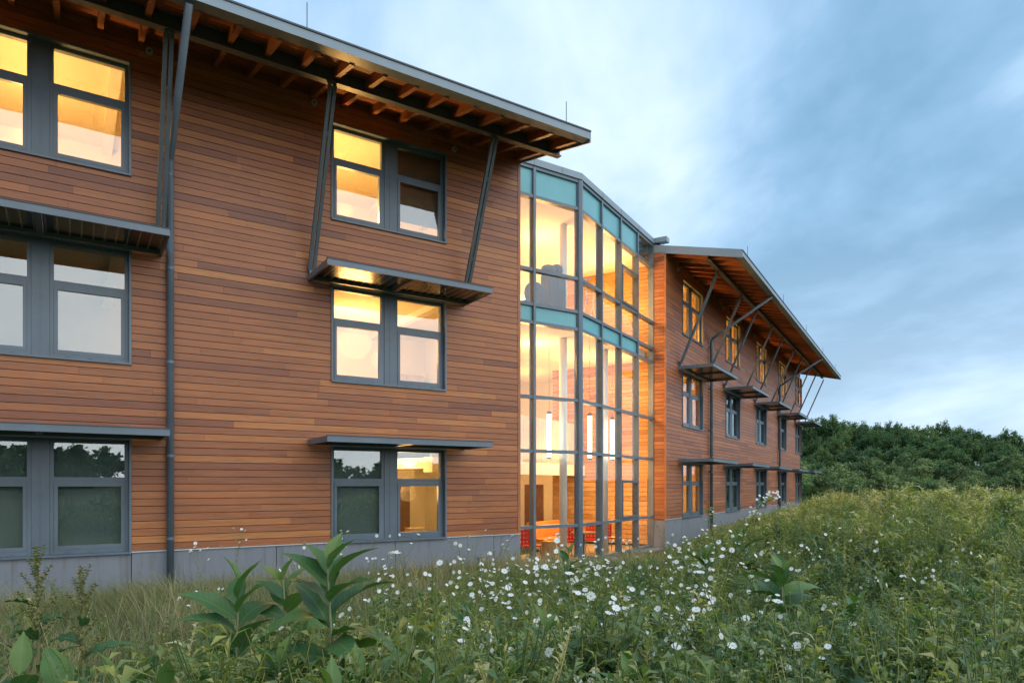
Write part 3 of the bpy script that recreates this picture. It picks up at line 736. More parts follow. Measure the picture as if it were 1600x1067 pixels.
xs = np.unique(np.concatenate([np.linspace(-14, 26, 100), np.array([-2500, -900, -400, -250, -180, -140, -110, -80, -60, -45, -32, -22, 32, 40, 50, 60, 72, 86, 100, 120, 140, 165, 190, 220, 260, 400, 900, 2500])]))
ys = np.unique(np.concatenate([np.linspace(-4, 44, 110), np.array([-2500, -900, -400, -250, -190, -165, -140, -115, -90, -60, -40, -24, -12, 52, 62, 74, 88, 100, 115, 130, 145, 160, 175, 190, 220, 260, 400, 900, 2500])]))
GX, GY = np.meshgrid(xs, ys); GZ = ground(GX, GY)+ZC
nx, ny = len(xs), len(ys); idx = np.arange(nx*ny).reshape(ny, nx)
F = np.stack([idx[:-1, :-1], idx[:-1, 1:], idx[1:, 1:], idx[1:, :-1]], -1).reshape(-1, 4)
gm = np_mesh('ground', np.stack([GX, GY, GZ], -1).reshape(-1, 3), F, np.full(len(F), .5), 'soil')
gm.polygons.foreach_set('use_smooth', [True]*len(gm.polygons))
tag(put('ground', gm), 'rough meadow ground under the plants', kind='structure')

# ================================================================== scatter helpers
def inside_building(x, y, m=0.0):
    x = np.asarray(x); y = np.asarray(y)
    a = (x-P0L.x)*iL.x+(y-P0L.y)*iL.y; sa_ = (x-P0L.x)*dL.x+(y-P0L.y)*dL.y
    b = (x-P0R.x)*iR.x+(y-P0R.y)*iR.y; sb_ = (x-P0R.x)*dR.x+(y-P0R.y)*dR.y
    inL = (a > -m) & (sa_ < SEND+m)
    inR = (b > -m) & (sb_ > -m) & (sb_ < RLEN+1)
    bayA = ((x-PB1.x)*iL.x+(y-PB1.y)*iL.y > -.32-m) & ((x-PB1.x)*iR.x+(y-PB1.y)*iR.y > -.45-m) & (sb_ < 0.2)
    return inL | inR | bayA
def scatter(tmpls, P, scale, rot, which, lean=None, tone_shift=None):
    """tmpls: list of (V, F, tone); returns merged arrays."""
    VV, FF, TT = [], [], []; base = 0
    for k, (V, F_, to) in enumerate(tmpls):
        ii = np.nonzero(which == k)[0]
        if not len(ii): continue
        c, s = np.cos(rot[ii])[:, None], np.sin(rot[ii])[:, None]
        X = (V[None, :, 0]*c-V[None, :, 1]*s); Y = (V[None, :, 0]*s+V[None, :, 1]*c); Z = np.repeat(V[None, :, 2], len(ii), 0)
        sc = scale[ii][:, None]; X = X*sc; Y = Y*sc; Z = Z*sc
        if lean is not None: X = X+lean[ii, 0:1]*Z; Y = Y+lean[ii, 1:2]*Z
        v = np.stack([X+P[ii, 0:1], Y+P[ii, 1:2], Z+P[ii, 2:3]], -1)
        f = F_[None]+(np.arange(len(ii))*len(V))[:, None, None]+base
        tt = np.repeat(to[None], len(ii), 0)
        if tone_shift is not None: tt = tt+tone_shift[ii][:, None]
        VV.append(v.reshape(-1, 3)); FF.append(f.reshape(-1, F_.shape[1])); TT.append(np.clip(tt, 0, 1).ravel()); base += len(ii)*len(V)
    return np.concatenate(VV), np.concatenate(FF), np.concatenate(TT)
class TM:                                           # triangle template builder
    def __init__(s): s.v = []; s.f = []; s.t = []
    def leaf(s, p, d, L_, w, droop=.3, tone=.5, roll=0.0, cup=.25):
        p = np.array(p, float); d = np.array(d, float); d /= np.linalg.norm(d)
        up = np.array((0, 0, 1.0)); side = np.cross(d, up)
        if np.linalg.norm(side) < .05: side = np.array((1.0, 0, 0))
        side /= np.linalg.norm(side); up = np.cross(side, d)
        side = side*math.cos(roll)+up*math.sin(roll); up = np.cross(side, d)
        m = p+d*L_*.45+up*L_*.05; tip = p+d*L_-np.array((0, 0, 1))*L_*droop
        n = len(s.v)
        s.v += [p, m+side*w/2+up*w*cup, m-side*w/2+up*w*cup, m, tip]
        s.f += [(n, n+1, n+3), (n, n+3, n+2), (n+1, n+4, n+3), (n+3, n+4, n+2)]; s.t += [tone]*4
    def stem(s, pts, r0, r1, tone=.5):
        pts = [np.array(p, float) for p in pts]; b = len(s.v); k = len(pts)
        for i, p in enumerate(pts):
            r = r0+(r1-r0)*i/(k-1)
            for j in range(3): s.v.append(p+np.array((math.cos(2.1*j)*r, math.sin(2.1*j)*r, 0)))
        for i in range(k-1):
            for j in range(3):
                a, c = b+i*3+j, b+i*3+(j+1) % 3
                s.f += [(a, c, c+3), (a, c+3, a+3)]; s.t += [tone]*2
    def out(s): return np.array(s.v, float), np.array(s.f, int), np.array(s.t, float)
R_ = random.Random(21)
def forb(h, nleaf, ll, lw, bushy, tip_tone, droop=.25):
    m = TM(); lx, ly = R_.uniform(-.12, .12), R_.uniform(-.12, .12)
    pts = [(lx*t*t*h, ly*t*t*h, h*t) for t in (0, .35, .7, 1)]
    m.stem(pts, .006, .002, .62)
    def at(t): return np.array((lx*t*t*h, ly*t*t*h, h*t))
    for i in range(nleaf):
        t = .12+.88*(i/nleaf)**.85; a = i*2.4+R_.uniform(-.4, .4); el = R_.uniform(.0, .75)+.5*t
        L_ = ll*(1.15-.65*t)*R_.uniform(.7, 1.25)
        m.leaf(at(t), (math.cos(a), math.sin(a), el), L_, L_*lw, droop*R_.uniform(.4, 1.6), np.clip(R_.gauss(.28+.42*t*tip_tone, .12), 0, 1), R_.uniform(-.5, .5))
    if bushy:
        for b in range(bushy):
            t = R_.uniform(.5, .85); a = R_.uniform(0, 6.28); p0 = at(t); d = np.array((math.cos(a)*.5, math.sin(a)*.5, 1)); q = p0+d*h*.26
            m.stem([p0, (p0+q)/2+np.array((math.cos(a), math.sin(a), 0))*.02, q], .003, .0015, .6)
            for i in range(8):
                u = i/8; aa = i*2.4; m.leaf(p0+(q-p0)*u, (math.cos(aa), math.sin(aa), .5), ll*.5*(1.1-.5*u), ll*.5*lw, .2, np.clip(R_.gauss(.4+.4*tip_tone*u, .12), 0, 1), R_.uniform(-.5, .5))
    return m.out()
def plume(h):                                        # tall weed with a pale seed plume
    m = TM(); lx = R_.uniform(-.15, .15)
    m.stem([(0, 0, 0), (lx*.3*h, 0, h*.5), (lx*h, 0, h)], .005, .002, .8)
    for i in range(16):
        t = .1+.55*i/16; a = i*2.4; m.leaf((lx*t*t*h, 0, h*t), (math.cos(a), math.sin(a), .6), .10, .018, .3, R_.uniform(.25, .5))
    for i in range(46):
        t = .66+.34*i/46; a = i*2.4; w = (1.03-t)*.20+.012; m.leaf((lx*t*t*h, 0, h*t), (math.cos(a), math.sin(a), .9), w*R_.uniform(.5, 1.1), .012, .1, R_.uniform(.80, 1.0))
    return m.out()
def blade_t(h, lean, w, tone):
    m = TM(); V = [(-w/2, 0, 0), (w/2, 0, 0), (-w*.42, lean*.3*h, h*.45), (w*.42, lean*.3*h, h*.45), (-w*.25, lean*.75*h, h*.78), (w*.25, lean*.75*h, h*.78), (0, lean*1.25*h, h*(.98-.25*lean))]
    return np.array(V, float), np.array([(0, 1, 3), (0, 3, 2), (2, 3, 5), (2, 5, 4), (4, 5, 6)]), np.full(5, tone)

# ------------------------------------------------------------------ grass (short and matted near the wing, wispy in the meadow)
def px(x, y): return 800+FPX*x/y
def grass_pts(n, xr, yr, dens):
    x = rng.uniform(*xr, n); y = yr[0]+(yr[1]-yr[0])*rng.random(n)**1.15
    keep = (np.abs(x/y) < .95) & ~inside_building(x, y, .02) & (rng.random(n) < dens(x, y))
    return x[keep], y[keep]
gt = [blade_t(1, l, w, t_) for l, w, t_ in ((.15, .012, .35), (.4, .014, .5), (.8, .014, .45), (1.2, .013, .6), (.6, .010, .75), (1.6, .012, .3))]
def lawnness(x, y): return 1-sstep(-.8, 2.2, x-.12*(y-8))
gxp, gyp = grass_pts(330000, (-15, 8), (3.2, 19.5), lambda x, y: .30+.70*lawnness(x, y))
n = len(gxp); lw_ = lawnness(gxp, gyp)
clump = np.sin(gxp*2.3+np.sin(gyp*1.7)*1.3)*np.sin(gyp*2.1+np.sin(gxp*1.1))
hgt = np.where(rng.random(n) < .12, rng.uniform(.34, .58, n), rng.uniform(.14, .36, n))*(1+.35*clump)
wd = (gxp-P0L.x)*(-iL.x)+(gyp-P0L.y)*(-iL.y); hgt = hgt*(.55+.45*sstep(.0, 2.5, wd))
P = np.stack([gxp, gyp, ground(gxp, gyp)+ZC-.01], -1)
flow = 1.2*np.sin(gxp*.9)+.8*np.sin(gyp*.8)
V, F, to = scatter(gt, P, hgt, flow+rng.normal(0, 1.1, n), rng.integers(0, 6, n), tone_shift=.18*clump+rng.normal(0, .12, n)+.10*sstep(9, 14, gyp)-.05)
tag(put('grass', np_mesh('grass', V, F, to, 'grass_blade')), 'matted fine grass in front of the plinth', kind='stuff')
# ------------------------------------------------------------------ meadow plants (dense leafy weeds, beyond counting)
ft = [forb(.62, 22, .17, .26, 2, .45), forb(.80, 30, .15, .22, 3, .8), forb(.95, 34, .18, .20, 3, 1.0), forb(.45, 15, .17, .36, 0, .2), forb(.70, 34, .10, .26, 4, .6), plume(1.08), forb(.55, 18, .24, .24, 1, .1, .6), forb(.92, 56, .085, .18, 6, .7), plume(.85), forb(.75, 48, .075, .30, 6, .5), forb(.95, 20, .27, .34, 1, 1.0, .35), forb(.85, 24, .20, .40, 2, .9, .4)]
FTH = np.array([.62, .80, .95, .45, .70, 1.08, .55, .92, .85, .75, .95, .85])
n = 27000
th = np.arctan(rng.uniform(-.80, .92, n)); d = 2.3+36*rng.random(n)**1.75
x = d*np.tan(th); y = d
mead = sstep(-2.0, .4, x-.10*(y-6)+.5*np.sin(y*1.3))*(1-.35*np.exp(-((x-1.0)**2/6+(y-14.5)**2/14)))
front = (1-sstep(3.6, 5.2, y+.5*np.sin(x*2)))*.75*sstep(-2.6, -.6, x)
keep = ~inside_building(x, y, .25) & (rng.random(n) < np.clip(np.maximum(mead, front)+.03, 0, 1))
x, y = x[keep], y[keep]; n = len(x)
right = sstep(4, 9, x)
u = rng.random(n)
which = np.select([u < .10, u < .20, u < .38, u < .43, u < .50, u < .70, u < .90, u < .94], [0, 1, 4, 3, 6, 7, 9, 8], 2)
which = np.where((rng.random(n) < .45*right), np.where(rng.random(n) < .6, 2, 1), which)
which = np.where(rng.random(n) < .018+.09*right*(y > 9), 5, which)
tall = sstep(1.0, 7.0, x-.06*(y-5))
ub = rng.random(n); which = np.where((ub < .46*sstep(6, 14, y)*right+.09) & (which != 5), np.where(rng.random(n) < .5, 10, 11), which)
hh = (.64+.46*tall)*rng.uniform(.55, 1.30, n)*(1+.16*np.sin(x*1.9+np.sin(y*1.3)*1.5)*np.sin(y*1.6+.7))+.32*(1-sstep(3.0, 5.0, y))*rng.uniform(.3, 1.2, n)
# the sward gets lower towards the building, to keep plinth and curb in view
hcap = 1.8-np.interp(px(x, y), [0, 480, 1030, 1060, 1110, 1180, 1250, 1300, 1450, 1600], [.150, .136, .103, .090, .064, .044, .026, .010, .004, .006])*y+(ground(x, y)*-1-1.8)
hh = np.minimum(hh, np.maximum(.16, hcap*(rng.uniform(.50, 1.04, n)+.14*(rng.random(n) < .12))))
hh = np.where(which == 5, np.minimum(hh*1.15, hcap+.25), hh)
size = np.clip(hh/FTH[which], .22, 1.7)
crest = sstep(9, 17, y)*right
P = np.stack([x, y, ground(x, y)+ZC-.02], -1)
V, F, to = scatter(ft, P, size, rng.uniform(0, 6.28, n), which, rng.normal(0, .10, (n, 2)), -.05+.24*crest+rng.normal(0, .17, n)+.10*np.sin(x*1.3+np.sin(y))*np.sin(y*.9+1))
print('meadow', n, len(F), 'grass', len(gxp))
tag(put('meadow_plants', np_mesh('meadow_plants', V, F, to, 'forb_leaf')), 'dense mixed green weeds filling the meadow', kind='stuff')

# ------------------------------------------------------------------ big leaves, shared
def leaf_mesh(name, L_, w, curl, fold, mat, tone, wavy=0.0, seg=9, seed=0):
    r = random.Random(seed); mb = MB(); rows = []
    for i in range(seg+1):
        t = i/seg; hw = w/2*1.12*(math.sin(math.pi*min(1, t**.72))**1.15)*(1-.18*t)+.0012
        if t < .08: hw = max(.004, hw*.4)
        xx = L_*(t-.12*curl*t*t); zc = L_*(.10*math.sin(t*2.2)-curl*t*t*.55)
        row = []
        for j in (-1, -.5, 0, .5, 1):
            row.append((xx, j*hw, zc+abs(j)*hw*fold+wavy*hw*math.sin(i*2.3+j*2+seed)*abs(j)))
        rows.append(row)
    for i in range(seg):
        for j in range(4):
            n = len(mb.v); mb.v += [rows[i][j], rows[i][j+1], rows[i+1][j+1], rows[i+1][j]]; mb.f.append((n, n+1, n+2, n+3)); mb.t.append(min(1, max(0, tone+r.uniform(-.05, .05))))
    me = mb.mesh(name, mat)
    import bmesh
    b = bmesh.new(); b.from_mesh(me); bmesh.ops.remove_doubles(b, verts=b.verts, dist=1e-5); b.to_mesh(me); b.free()
    me.polygons.foreach_set('use_smooth', [True]*len(me.polygons)); return me
BIG = [leaf_mesh('leaf', 1, .37, c, f, 'big_leaf', to, wv, 9, s) for s, (c, f, to, wv) in enumerate(((.35, .35, .35, .05), (.75, .22, .55, .1), (1.15, .18, .40, .12), (.15, .45, .85, .05)))]
WAVY = [leaf_mesh('leaf', 1, .30, c, .3, 'big_leaf', to, .35, 11, s+5) for s, (c, to) in enumerate(((.4, .15), (.8, .25)))]
def at_px(xp, Y): return ((xp-800)/FPX*Y, Y)
def orient(p, az, el, s, roll=0.0): return T(p) @ Rz(az) @ Matrix.Rotation(-el, 4, 'Y') @ Matrix.Rotation(roll, 4, 'X') @ Matrix.Scale(s, 4)
def broadleaf(xp, ytop, Y, leafL, label, nl=16, seed=0, spread=1.0, lo=.25):
    r = random.Random(seed); x, y = at_px(xp, Y); z0 = gz(x, y)-.03; ztop = ZC+(757-ytop)/FPX*Y; h = max(.25, ztop-z0-leafL*.40)
    e = empty('broadleaf_weed', (x, y, z0)); tag(e, label, 'plant', 'broad-leaved weeds in the foreground')
    lx, ly = r.uniform(-.06, .06), r.uniform(-.05, .05)
    def sp(t): return Vector((lx*t*t*h, ly*t*t*h, h*t))
    MB().tube([sp(0), sp(.35), sp(.7), sp(1)], [.013, .011, .008, .004], 8, .5).build('stem', 'stem_green', e, None, True)
    t0 = max(lo, 1-.80/h)
    for i in range(nl):
        u = i/(nl-1); t = t0+(1-t0)*u**.85; az = (i*2.4+r.uniform(-.35, .35)+seed*1.3) % (2*math.pi)
        if abs(az-1.5*math.pi) < .75: az += 1.25 if r.random() < .5 else -1.25     # leaves pointing at the viewer are turned aside
        top = max(0, (u-.62)/.38); el = r.uniform(.15, .75)*(1-top)+top*r.uniform(.7, 1.15)
        s = leafL*r.uniform(.9, 1.25)*(1-.48*top*top)*(.72+.28*min(1, u*3))*spread
        k = 3 if top > .8 else 0 if top > .35 else r.choice((1, 2, 2, 1, 0))
        put('leaf', BIG[k], e, orient(sp(t), az, el, s, r.uniform(-.5, .5)))
    return e
for i, a in enumerate((
    (528, 832, 2.9, .33, 'tall broad-leaved weed in front of the paired ground-floor window', 17),
    (462, 872, 3.3, .24, 'broad-leaved weed just left of the tallest one', 13),
    (362, 878, 3.1, .28, 'broad-leaved weed standing before the plinth right of the downspout', 14),
    (415, 1000, 2.6, .26, 'low broad-leaved weed at the foot of the tall pair', 10),
    (575, 1000, 2.6, .27, 'low broad-leaved weed right of the tallest one', 10),
    (655, 975, 3.8, .20, 'small broad-leaved weed among white flowers below the outlet box', 9),
    (850, 948, 3.1, .20, 'upright broad-leaved weed in the middle of the white flowers', 12),
    (745, 1010, 3.0, .20, 'low broad-leaved weed left of the middle one near the bottom edge', 9),
    (890, 846, 6.0, .21, 'narrow broad-leaved weed before the glazed bay corner', 11),
    (725, 935, 5.2, .20, 'broad-leaved weed behind the flowers below the timber corner', 9),
    (1228, 862, 5.4, .36, 'broad-leaved weed with long arching leaves right of the flower patch', 12),
    (1165, 830, 9.0, .40, 'broad-leaved weed before the far wing plinth', 11),
    (1322, 918, 4.6, .24, 'broad-leaved weed in the dense weeds right of centre', 10),
    (1510, 905, 5.4, .28, 'broad-leaved weed near the right edge of the meadow', 9),
    (1105, 850, 7.6, .30, 'broad-leaved weed just beyond the thickest white flowers', 9),
    (310, 1018, 2.5, .24, 'low broad leaves at the bottom edge below the downspout', 7),
    (500, 1035, 2.3, .25, 'low broad leaves at the bottom edge under the tallest weed', 7),
    (640, 1040, 2.4, .24, 'low broad leaves at the bottom edge below the right window of the pair', 7),
    (805, 1035, 2.5, .22, 'low broad leaves at the bottom edge below the timber corner', 7),
    (960, 1020, 2.9, .22, 'low broad leaves at the bottom edge below the glazed bay', 7),
    (1090, 1030, 2.8, .22, 'low broad leaves at the bottom edge below the thickest flowers', 7),
    (1420, 985, 3.6, .22, 'low broad leaves right of centre near the bottom of the dense weeds', 8),
    (250, 1040, 2.4, .26, 'low broad leaves at the bottom edge left of the downspout', 7))):
    broadleaf(*a[:3], a[3]*.98, a[4], a[5]+9, seed=i+3)
# dock plants on the left
def dock(xp, ytop, Y, label, seed):
    r = random.Random(seed); x, y = at_px(xp, Y); z0 = gz(x, y)-.03; h = ZC+(757-ytop)/FPX*Y-z0
    e = empty('dock_plant', (x, y, z0)); tag(e, label, 'plant', 'dock plants in the left foreground')
    MB().tube([(0, 0, 0), (.01, 0, h*.5), (0, .01, h)], [.012, .009, .003], 8, .7).build('stem', 'seed_brown', e, None, True)
    for i in range(9):
        t = .48+.42*i/9; put('leaf', WAVY[i % 2], e, orient(Vector((0, 0, h*t)), i*2.4+seed, r.uniform(.1, .8), r.uniform(.30, .40)*(1.35-t), r.uniform(-.5, .5)))
    for b in range(13):
        t = .76+.24*b/13; a = b*2.4; q = Vector((math.cos(a)*.24*(1.14-t), math.sin(a)*.24*(1.14-t), h*t+.10)) if b < 12 else Vector((0, 0, h+.04))
        tm = TM(); p0 = np.array((0, 0, h*t)); q = np.array(q); tm.stem([p0, (p0+q)/2, q], .002, .001, .6)
        for i in range(24):
            u = i/24; aa = i*2.4; tm.leaf(p0+(q-p0)*u, (math.cos(aa), math.sin(aa), .5), .022, .012, .1, r.uniform(.1, 1), r.uniform(-1, 1))
        put('seed_head', np_mesh('seed_head', *tm.out(), 'seed_brown'), e)
dock(57, 868, 3.0, 'dock plant with a brown seed spike at the left edge', 3); dock(127, 900, 2.9, 'shorter dock plant right of the one at the left edge', 5)
for i, (xp, yt, Y, lab) in enumerate(((20, 1010, 2.6, 'leafy low weed in the bottom left corner'), (195, 1020, 2.6, 'leafy low weed right of the dock plants'), (110, 1000, 2.7, 'leafy low weed at the foot of the dock plants'))):
    broadleaf(xp, yt, Y, .30, lab, 9, seed=40+i)
# ------------------------------------------------------------------ white campion
fl = MB()
for k in range(5):
    a = 2*math.pi*k/5
    def pt(rr, da, z): return (rr*math.cos(a+da), rr*math.sin(a+da), z)
    fl.face([pt(.02, -.5, .0), pt(.60, -.62, .10), pt(1.0, -.46, .04), pt(.84, 0, .12), pt(.02, 0, .02)], .5)
    fl.face([pt(.02, 0, .02), pt(.84, 0, .12), pt(1.0, .46, .08), pt(.60, .62, .06), pt(.02, .5, .0)], .5)
FLW = fl.mesh('flower', 'petal')
cal = MB().tube([(0, 0, -1.05), (0, 0, -.65), (0, 0, -.1), (0, 0, .03)], [.12, .30, .24, .15], 7, .8); CAL = cal.mesh('calyx', 'stem_green', True)
def campion_t(seed):
    r = random.Random(seed); m = TM(); h = r.uniform(.62, .95); tips = []
    lx, ly = r.uniform(-.2, .2), r.uniform(-.2, .2)
    def at(t): return np.array((lx*t*t, ly*t*t, h*t))
    m.stem([at(0), at(.35), at(.7), at(1)], .0035, .002, .6); tips.append(at(1))
    for i in range(10):
        t = .08+.75*i/10
        for s_ in (0, math.pi): m.leaf(at(t), (math.cos(i*1.57+s_), math.sin(i*1.57+s_), .5), .085*(1.2-t), .028*(1.2-t), .3, .35+.3*r.random())
    for b in range(r.randint(3, 6)):
        t = r.uniform(.55, .9); a = r.uniform(0, 6.28); L_ = r.uniform(.10, .24); p0 = at(t); q = p0+np.array((math.cos(a)*.55, math.sin(a)*.55, .85))*L_
        m.stem([p0, p0+(q-p0)*.5+np.array((math.cos(a), math.sin(a), 0))*.015, q], .002, .0014, .65); tips.append(q)
        m.leaf(p0+(q-p0)*.5, (math.cos(a+1), math.sin(a+1), .4), .04, .012, .3, .5)
    return m.out(), tips, h
CT = [campion_t(s) for s in range(8)]; CME = [np_mesh('stem', *c[0], 'forb_leaf') for c in CT]
def campion(x, y, k, s, rz, r):
    e = empty('campion', (x, y, gz(x, y)-.02), rz); e.scale = (s, s, s)
    tag(e, 'white campion stem in the flower patch before the building', 'flower', 'white campion in the meadow')
    put('stem', CME[k], e)
    for j, p in enumerate(CT[k][1]):
        if r.random() < .20: fs = 0
        else: fs = r.uniform(.013, .025)*(1.25 if r.random() < .15 else 1)
        tilt = r.uniform(.2, 1.5); az = r.uniform(0, 6.28) if r.random() < .4 else -rz-math.pi/2+r.uniform(-.9, .9)
        M = T(p) @ Rz(az) @ Matrix.Rotation(tilt, 4, 'Y')
        if fs:
            f = put('flower', FLW, e, M @ Matrix.Scale(fs/s, 4)); put('calyx', CAL, f)
        else: put('bud', CAL, e, M @ Matrix.Scale(.018/s, 4) @ T((0, 0, 1)))
r = random.Random(77); made = 0; tries = 0
while made < 215 and tries < 5000:
    tries += 1
    Y = 2.9+7.2*r.random()**1.1; xp = r.gauss(930, 215) if made > 30 else r.uniform(250, 1560)
    if made % 9 == 0: xp = r.uniform(1000, 1500)
    if xp < 255 or xp > 1560: continue
    x, y = at_px(xp, Y)
    if bool(inside_building(x, y, .4)): continue
    campion(x, y, r.randrange(8), min(r.uniform(1.0, 1.45), (1.86-.095*Y)/.78), r.uniform(0, 6.28), r); made += 1
# ------------------------------------------------------------------ arching bramble with white blossom
x, y = at_px(1150, 8.2); bz = gz(x, y)-.03
br = empty('bramble', (x, y, bz)); tag(br, 'arching bramble stem with white blossom in front of the far wing', 'bramble')
def bramble_cane(pts, nleaf, nfl, seed):
    r = random.Random(seed); pts = [Vector(p) for p in pts]
    c = put('cane', MB().tube(pts, [.010, .008, .006, .004, .003][:len(pts)], 7, .4).mesh('cane', 'seed_brown', True), br)
    def at(t): f = t*(len(pts)-1); i = min(int(f), len(pts)-2); return pts[i].lerp(pts[i+1], f-i)
    tm = TM()
    for i in range(nleaf):
        t = .2+.8*i/nleaf; a = i*2.4; p = np.array(at(t))
        for da in (-.6, 0, .6): tm.leaf(p, (math.cos(a+da), math.sin(a+da), .4), .10, .05, .25, r.uniform(.4, .85), r.uniform(-.3, .3))
    put('leaves', np_mesh('leaves', *tm.out(), 'forb_leaf'), br)
    for i in range(nfl):
        p = at(1-r.random()**1.5*.42)+Vector((r.uniform(-.07, .07), r.uniform(-.07, .07), r.uniform(-.02, .09)))
        put('blossom', FLW, br, T(p) @ Rz(r.uniform(-2.2, -.9)) @ Matrix.Rotation(r.uniform(.4, 1.5), 4, 'Y') @ Matrix.Scale(r.uniform(.014, .022), 4))
top = ZC+(757-776)/FPX*8.2-bz
bramble_cane([(-.05, 0, 0), (.0, 0, top*.5), (.12, 0, top*.78), (.30, 0, top*.94), (.47, -.02, top)], 12, 34, 1)
bramble_cane([(-.1, .05, 0), (-.18, .05, top*.5), (-.30, 0, top*.8), (-.34, 0, top*.93)], 14, 5, 2)
bramble_cane([(.0, .05, 0), (.10, .05, top*.5), (.10, 0, top*.86)], 12, 8, 3)

# ================================================================== trees
def tree_meshes(seed, h, rx_, mat, nclump=150, per=75, leaf=.50):
    r = np.random.default_rng(seed); lob = []
    for i in range(12):
        a = r.uniform(0, 6.28); q = r.uniform(.35, .85); lob.append((q*rx_*.70*math.cos(a), q*rx_*.70*math.sin(a), h*r.uniform(.12, .66), rx_*r.uniform(.32, .48), h*r.uniform(.13, .20)))
    for i in range(9): lob.append((0, 0, h*.55, rx_*.74, h*.42))
    C = []
    for i in range(nclump):
        L_ = lob[r.integers(len(lob))]; u = r.normal(0, 1, 3); u /= np.linalg.norm(u); u[2] = abs(u[2])*.9+.1*u[2] if r.random() < .75 else u[2]
        q = r.uniform(.72, 1.05); C.append((L_[0]+u[0]*L_[3]*q, L_[1]+u[1]*L_[3]*q, L_[2]+u[2]*L_[4]*q))
    C = np.array(C); n = nclump*per
    cen = np.repeat(C, per, 0)+r.normal(0, 1, (n, 3))*np.array((.085, .085, .034))*np.array((rx_, rx_, h))
    cen[:, 2] = np.maximum(cen[:, 2], h*.02)
    nrm = r.normal(0, 1, (n, 3)); nrm[:, 2] += .9; nrm /= np.linalg.norm(nrm, axis=1)[:, None]
    t1 = np.cross(nrm, r.normal(0, 1, (n, 3))); t1 /= np.linalg.norm(t1, axis=1)[:, None]; t2 = np.cross(nrm, t1)
    sz = leaf*r.uniform(.55, 1.25, n)[:, None]
    V = np.stack([cen-t1*sz*.5, cen+t2*sz*.28+t1*sz*.05, cen+t1*sz*.5, cen-t2*sz*.28+t1*sz*.05], 1).reshape(-1, 3)
    F_ = np.arange(n*4).reshape(-1, 4)
    to = np.clip(np.repeat(r.normal(.48, .24, nclump), per)+r.normal(0, .10, n), 0, 1)
    crown = np_mesh('crown', V, F_, to, mat)
    tk = MB().tube([(0, 0, -.3), (.05, 0, h*.25), (0, .08, h*.5), (.05, 0, h*.75)], [h*.026, h*.021, h*.014, h*.006], 8)
    for i in range(7):
        a = i*2.4; z = h*(.25+.05*i); L_ = lob[i]; tk.tube([(0, 0, z), (L_[0]*.5, L_[1]*.5, z+.5*(L_[2]-z)), (L_[0], L_[1], L_[2])], [h*.010, h*.007, h*.003], 6)
    return crown, tk.mesh('trunk', 'bark', True), (V, F_, to)
TREES = [tree_meshes(1, 12, 4.6, 'tree_leaf'), tree_meshes(2, 13, 4.0, 'tree_leaf'), tree_meshes(3, 11, 5.2, 'tree_leaf')]
BUSH = [tree_meshes(4, 5.2, 3.6, 'tree_leaf_pale', 60, 85, .30), tree_meshes(5, 5.8, 3.0, 'tree_leaf_pale', 60, 85, .28), tree_meshes(6, 5.0, 3.4, 'tree_leaf', 60, 85, .30)]
def tree(name, proto, xp, ytop, Y, nominal, label, group, r):
    x, y = at_px(xp, Y); z0 = gz(x, y); top = ZC+(757-ytop)/FPX*Y; s = max(.45, (top-z0)/nominal); e = empty(name, (x, y, z0), r.uniform(0, 6.28)); e.scale = (s*r.uniform(.9, 1.2), s*r.uniform(.9, 1.2), s)
    tag(e, label, 'tree', group); put('crown', proto[0], e); put('trunk', proto[1], e)
r = random.Random(4)
def skyline(xp): return np.interp(xp, [1180, 1250, 1330, 1370, 1400, 1430, 1465, 1500, 1540, 1570, 1600, 1660], [668, 652, 654, 650, 656, 668, 656, 662, 676, 672, 684, 700])
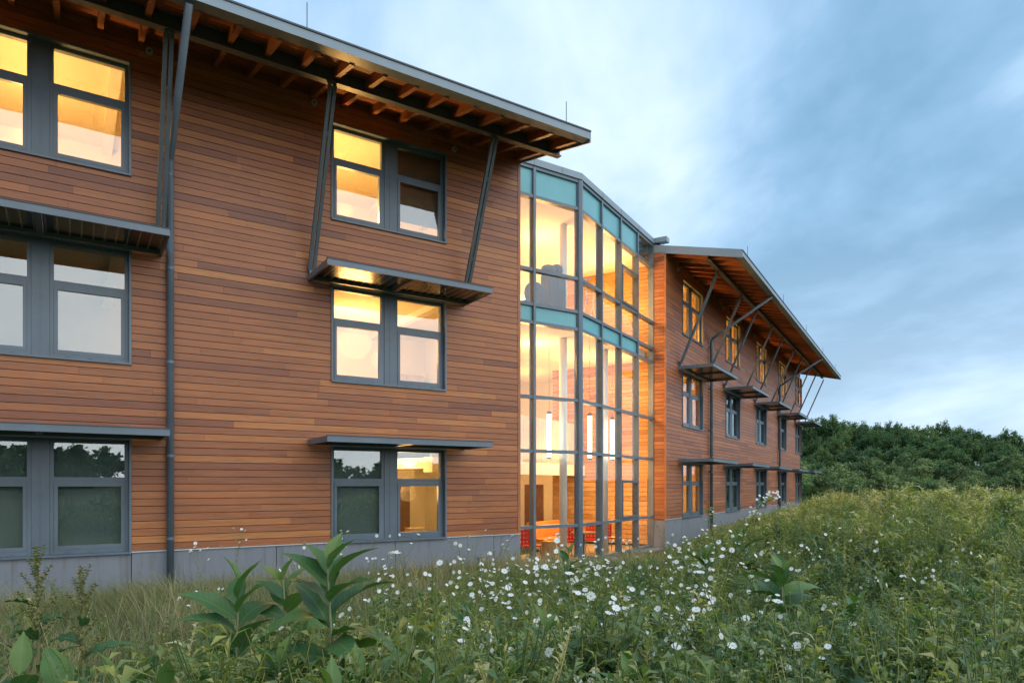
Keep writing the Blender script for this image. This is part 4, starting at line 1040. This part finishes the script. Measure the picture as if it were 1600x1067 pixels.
for xp in np.arange(1200, 1680, 19):
    xp = xp+r.uniform(-7, 7); tree('wood_tree', TREES[r.randrange(3)], xp, skyline(xp)+r.uniform(-3, 9), r.uniform(150, 162), 12.4, 'dark green broadleaf tree on the crest of the wooded hill', 'trees on the crest of the wooded hill', r)
for xp in np.arange(1205, 1680, 23):
    xp = xp+r.uniform(-8, 8); tree('wood_tree', TREES[r.randrange(3)], xp, skyline(xp)+r.uniform(22, 42), r.uniform(120, 134), 12.4, 'dark green broadleaf tree on the slope below the wooded crest', 'trees on the slope of the wooded hill', r)
for xp in np.arange(1212, 1690, 26):
    xp = xp+r.uniform(-8, 8); tree('wood_tree', TREES[r.randrange(3)], xp, skyline(xp)+r.uniform(40, 58), r.uniform(102, 114), 12.4, 'dark green broadleaf tree low on the wooded hill behind the paler bushes', 'trees low on the wooded hill', r)
for i, xp in enumerate(np.arange(1215, 1690, 30)):
    xp = xp+r.uniform(-9, 9); tree('field_tree', BUSH[i % 3], xp, r.uniform(706, 728), r.uniform(84, 96), 5.5, 'paler bushy tree at the foot of the wooded hill beyond the meadow', 'bushy trees at the far edge of the meadow', r)
for i, xp in enumerate(np.arange(1225, 1690, 36)):
    xp = xp+r.uniform(-9, 9); tree('field_tree', BUSH[(i+2) % 3], xp, r.uniform(728, 748), r.uniform(66, 74), 5.5, 'low bushy tree directly behind the meadow crest', 'low bushes directly behind the meadow', r)
# wood on the far side of the valley behind the viewer (mirrored in the ground-floor panes)
tm_small = [tree_meshes(20+k, 10, 6.4, 'tree_leaf', 40, 40, 1.1)[2] for k in range(2)]
n = 150; a = rng.uniform(math.radians(95), math.radians(190), n); d = rng.uniform(95, 150, n)
x, y = d*np.sin(a), d*np.cos(a); P = np.stack([x, y, ground(x, y)+ZC], -1)
V, F, to = scatter(tm_small, P, rng.uniform(.6, .95, n)*(.62+.38*np.sin(a*3.1)**2), rng.uniform(0, 6.28, n), rng.integers(0, 2, n))
tag(put('far_wood', np_mesh('far_wood', V, F, to, 'tree_leaf')), 'far wooded valley side behind the viewer, mirrored in the window panes', kind='stuff')
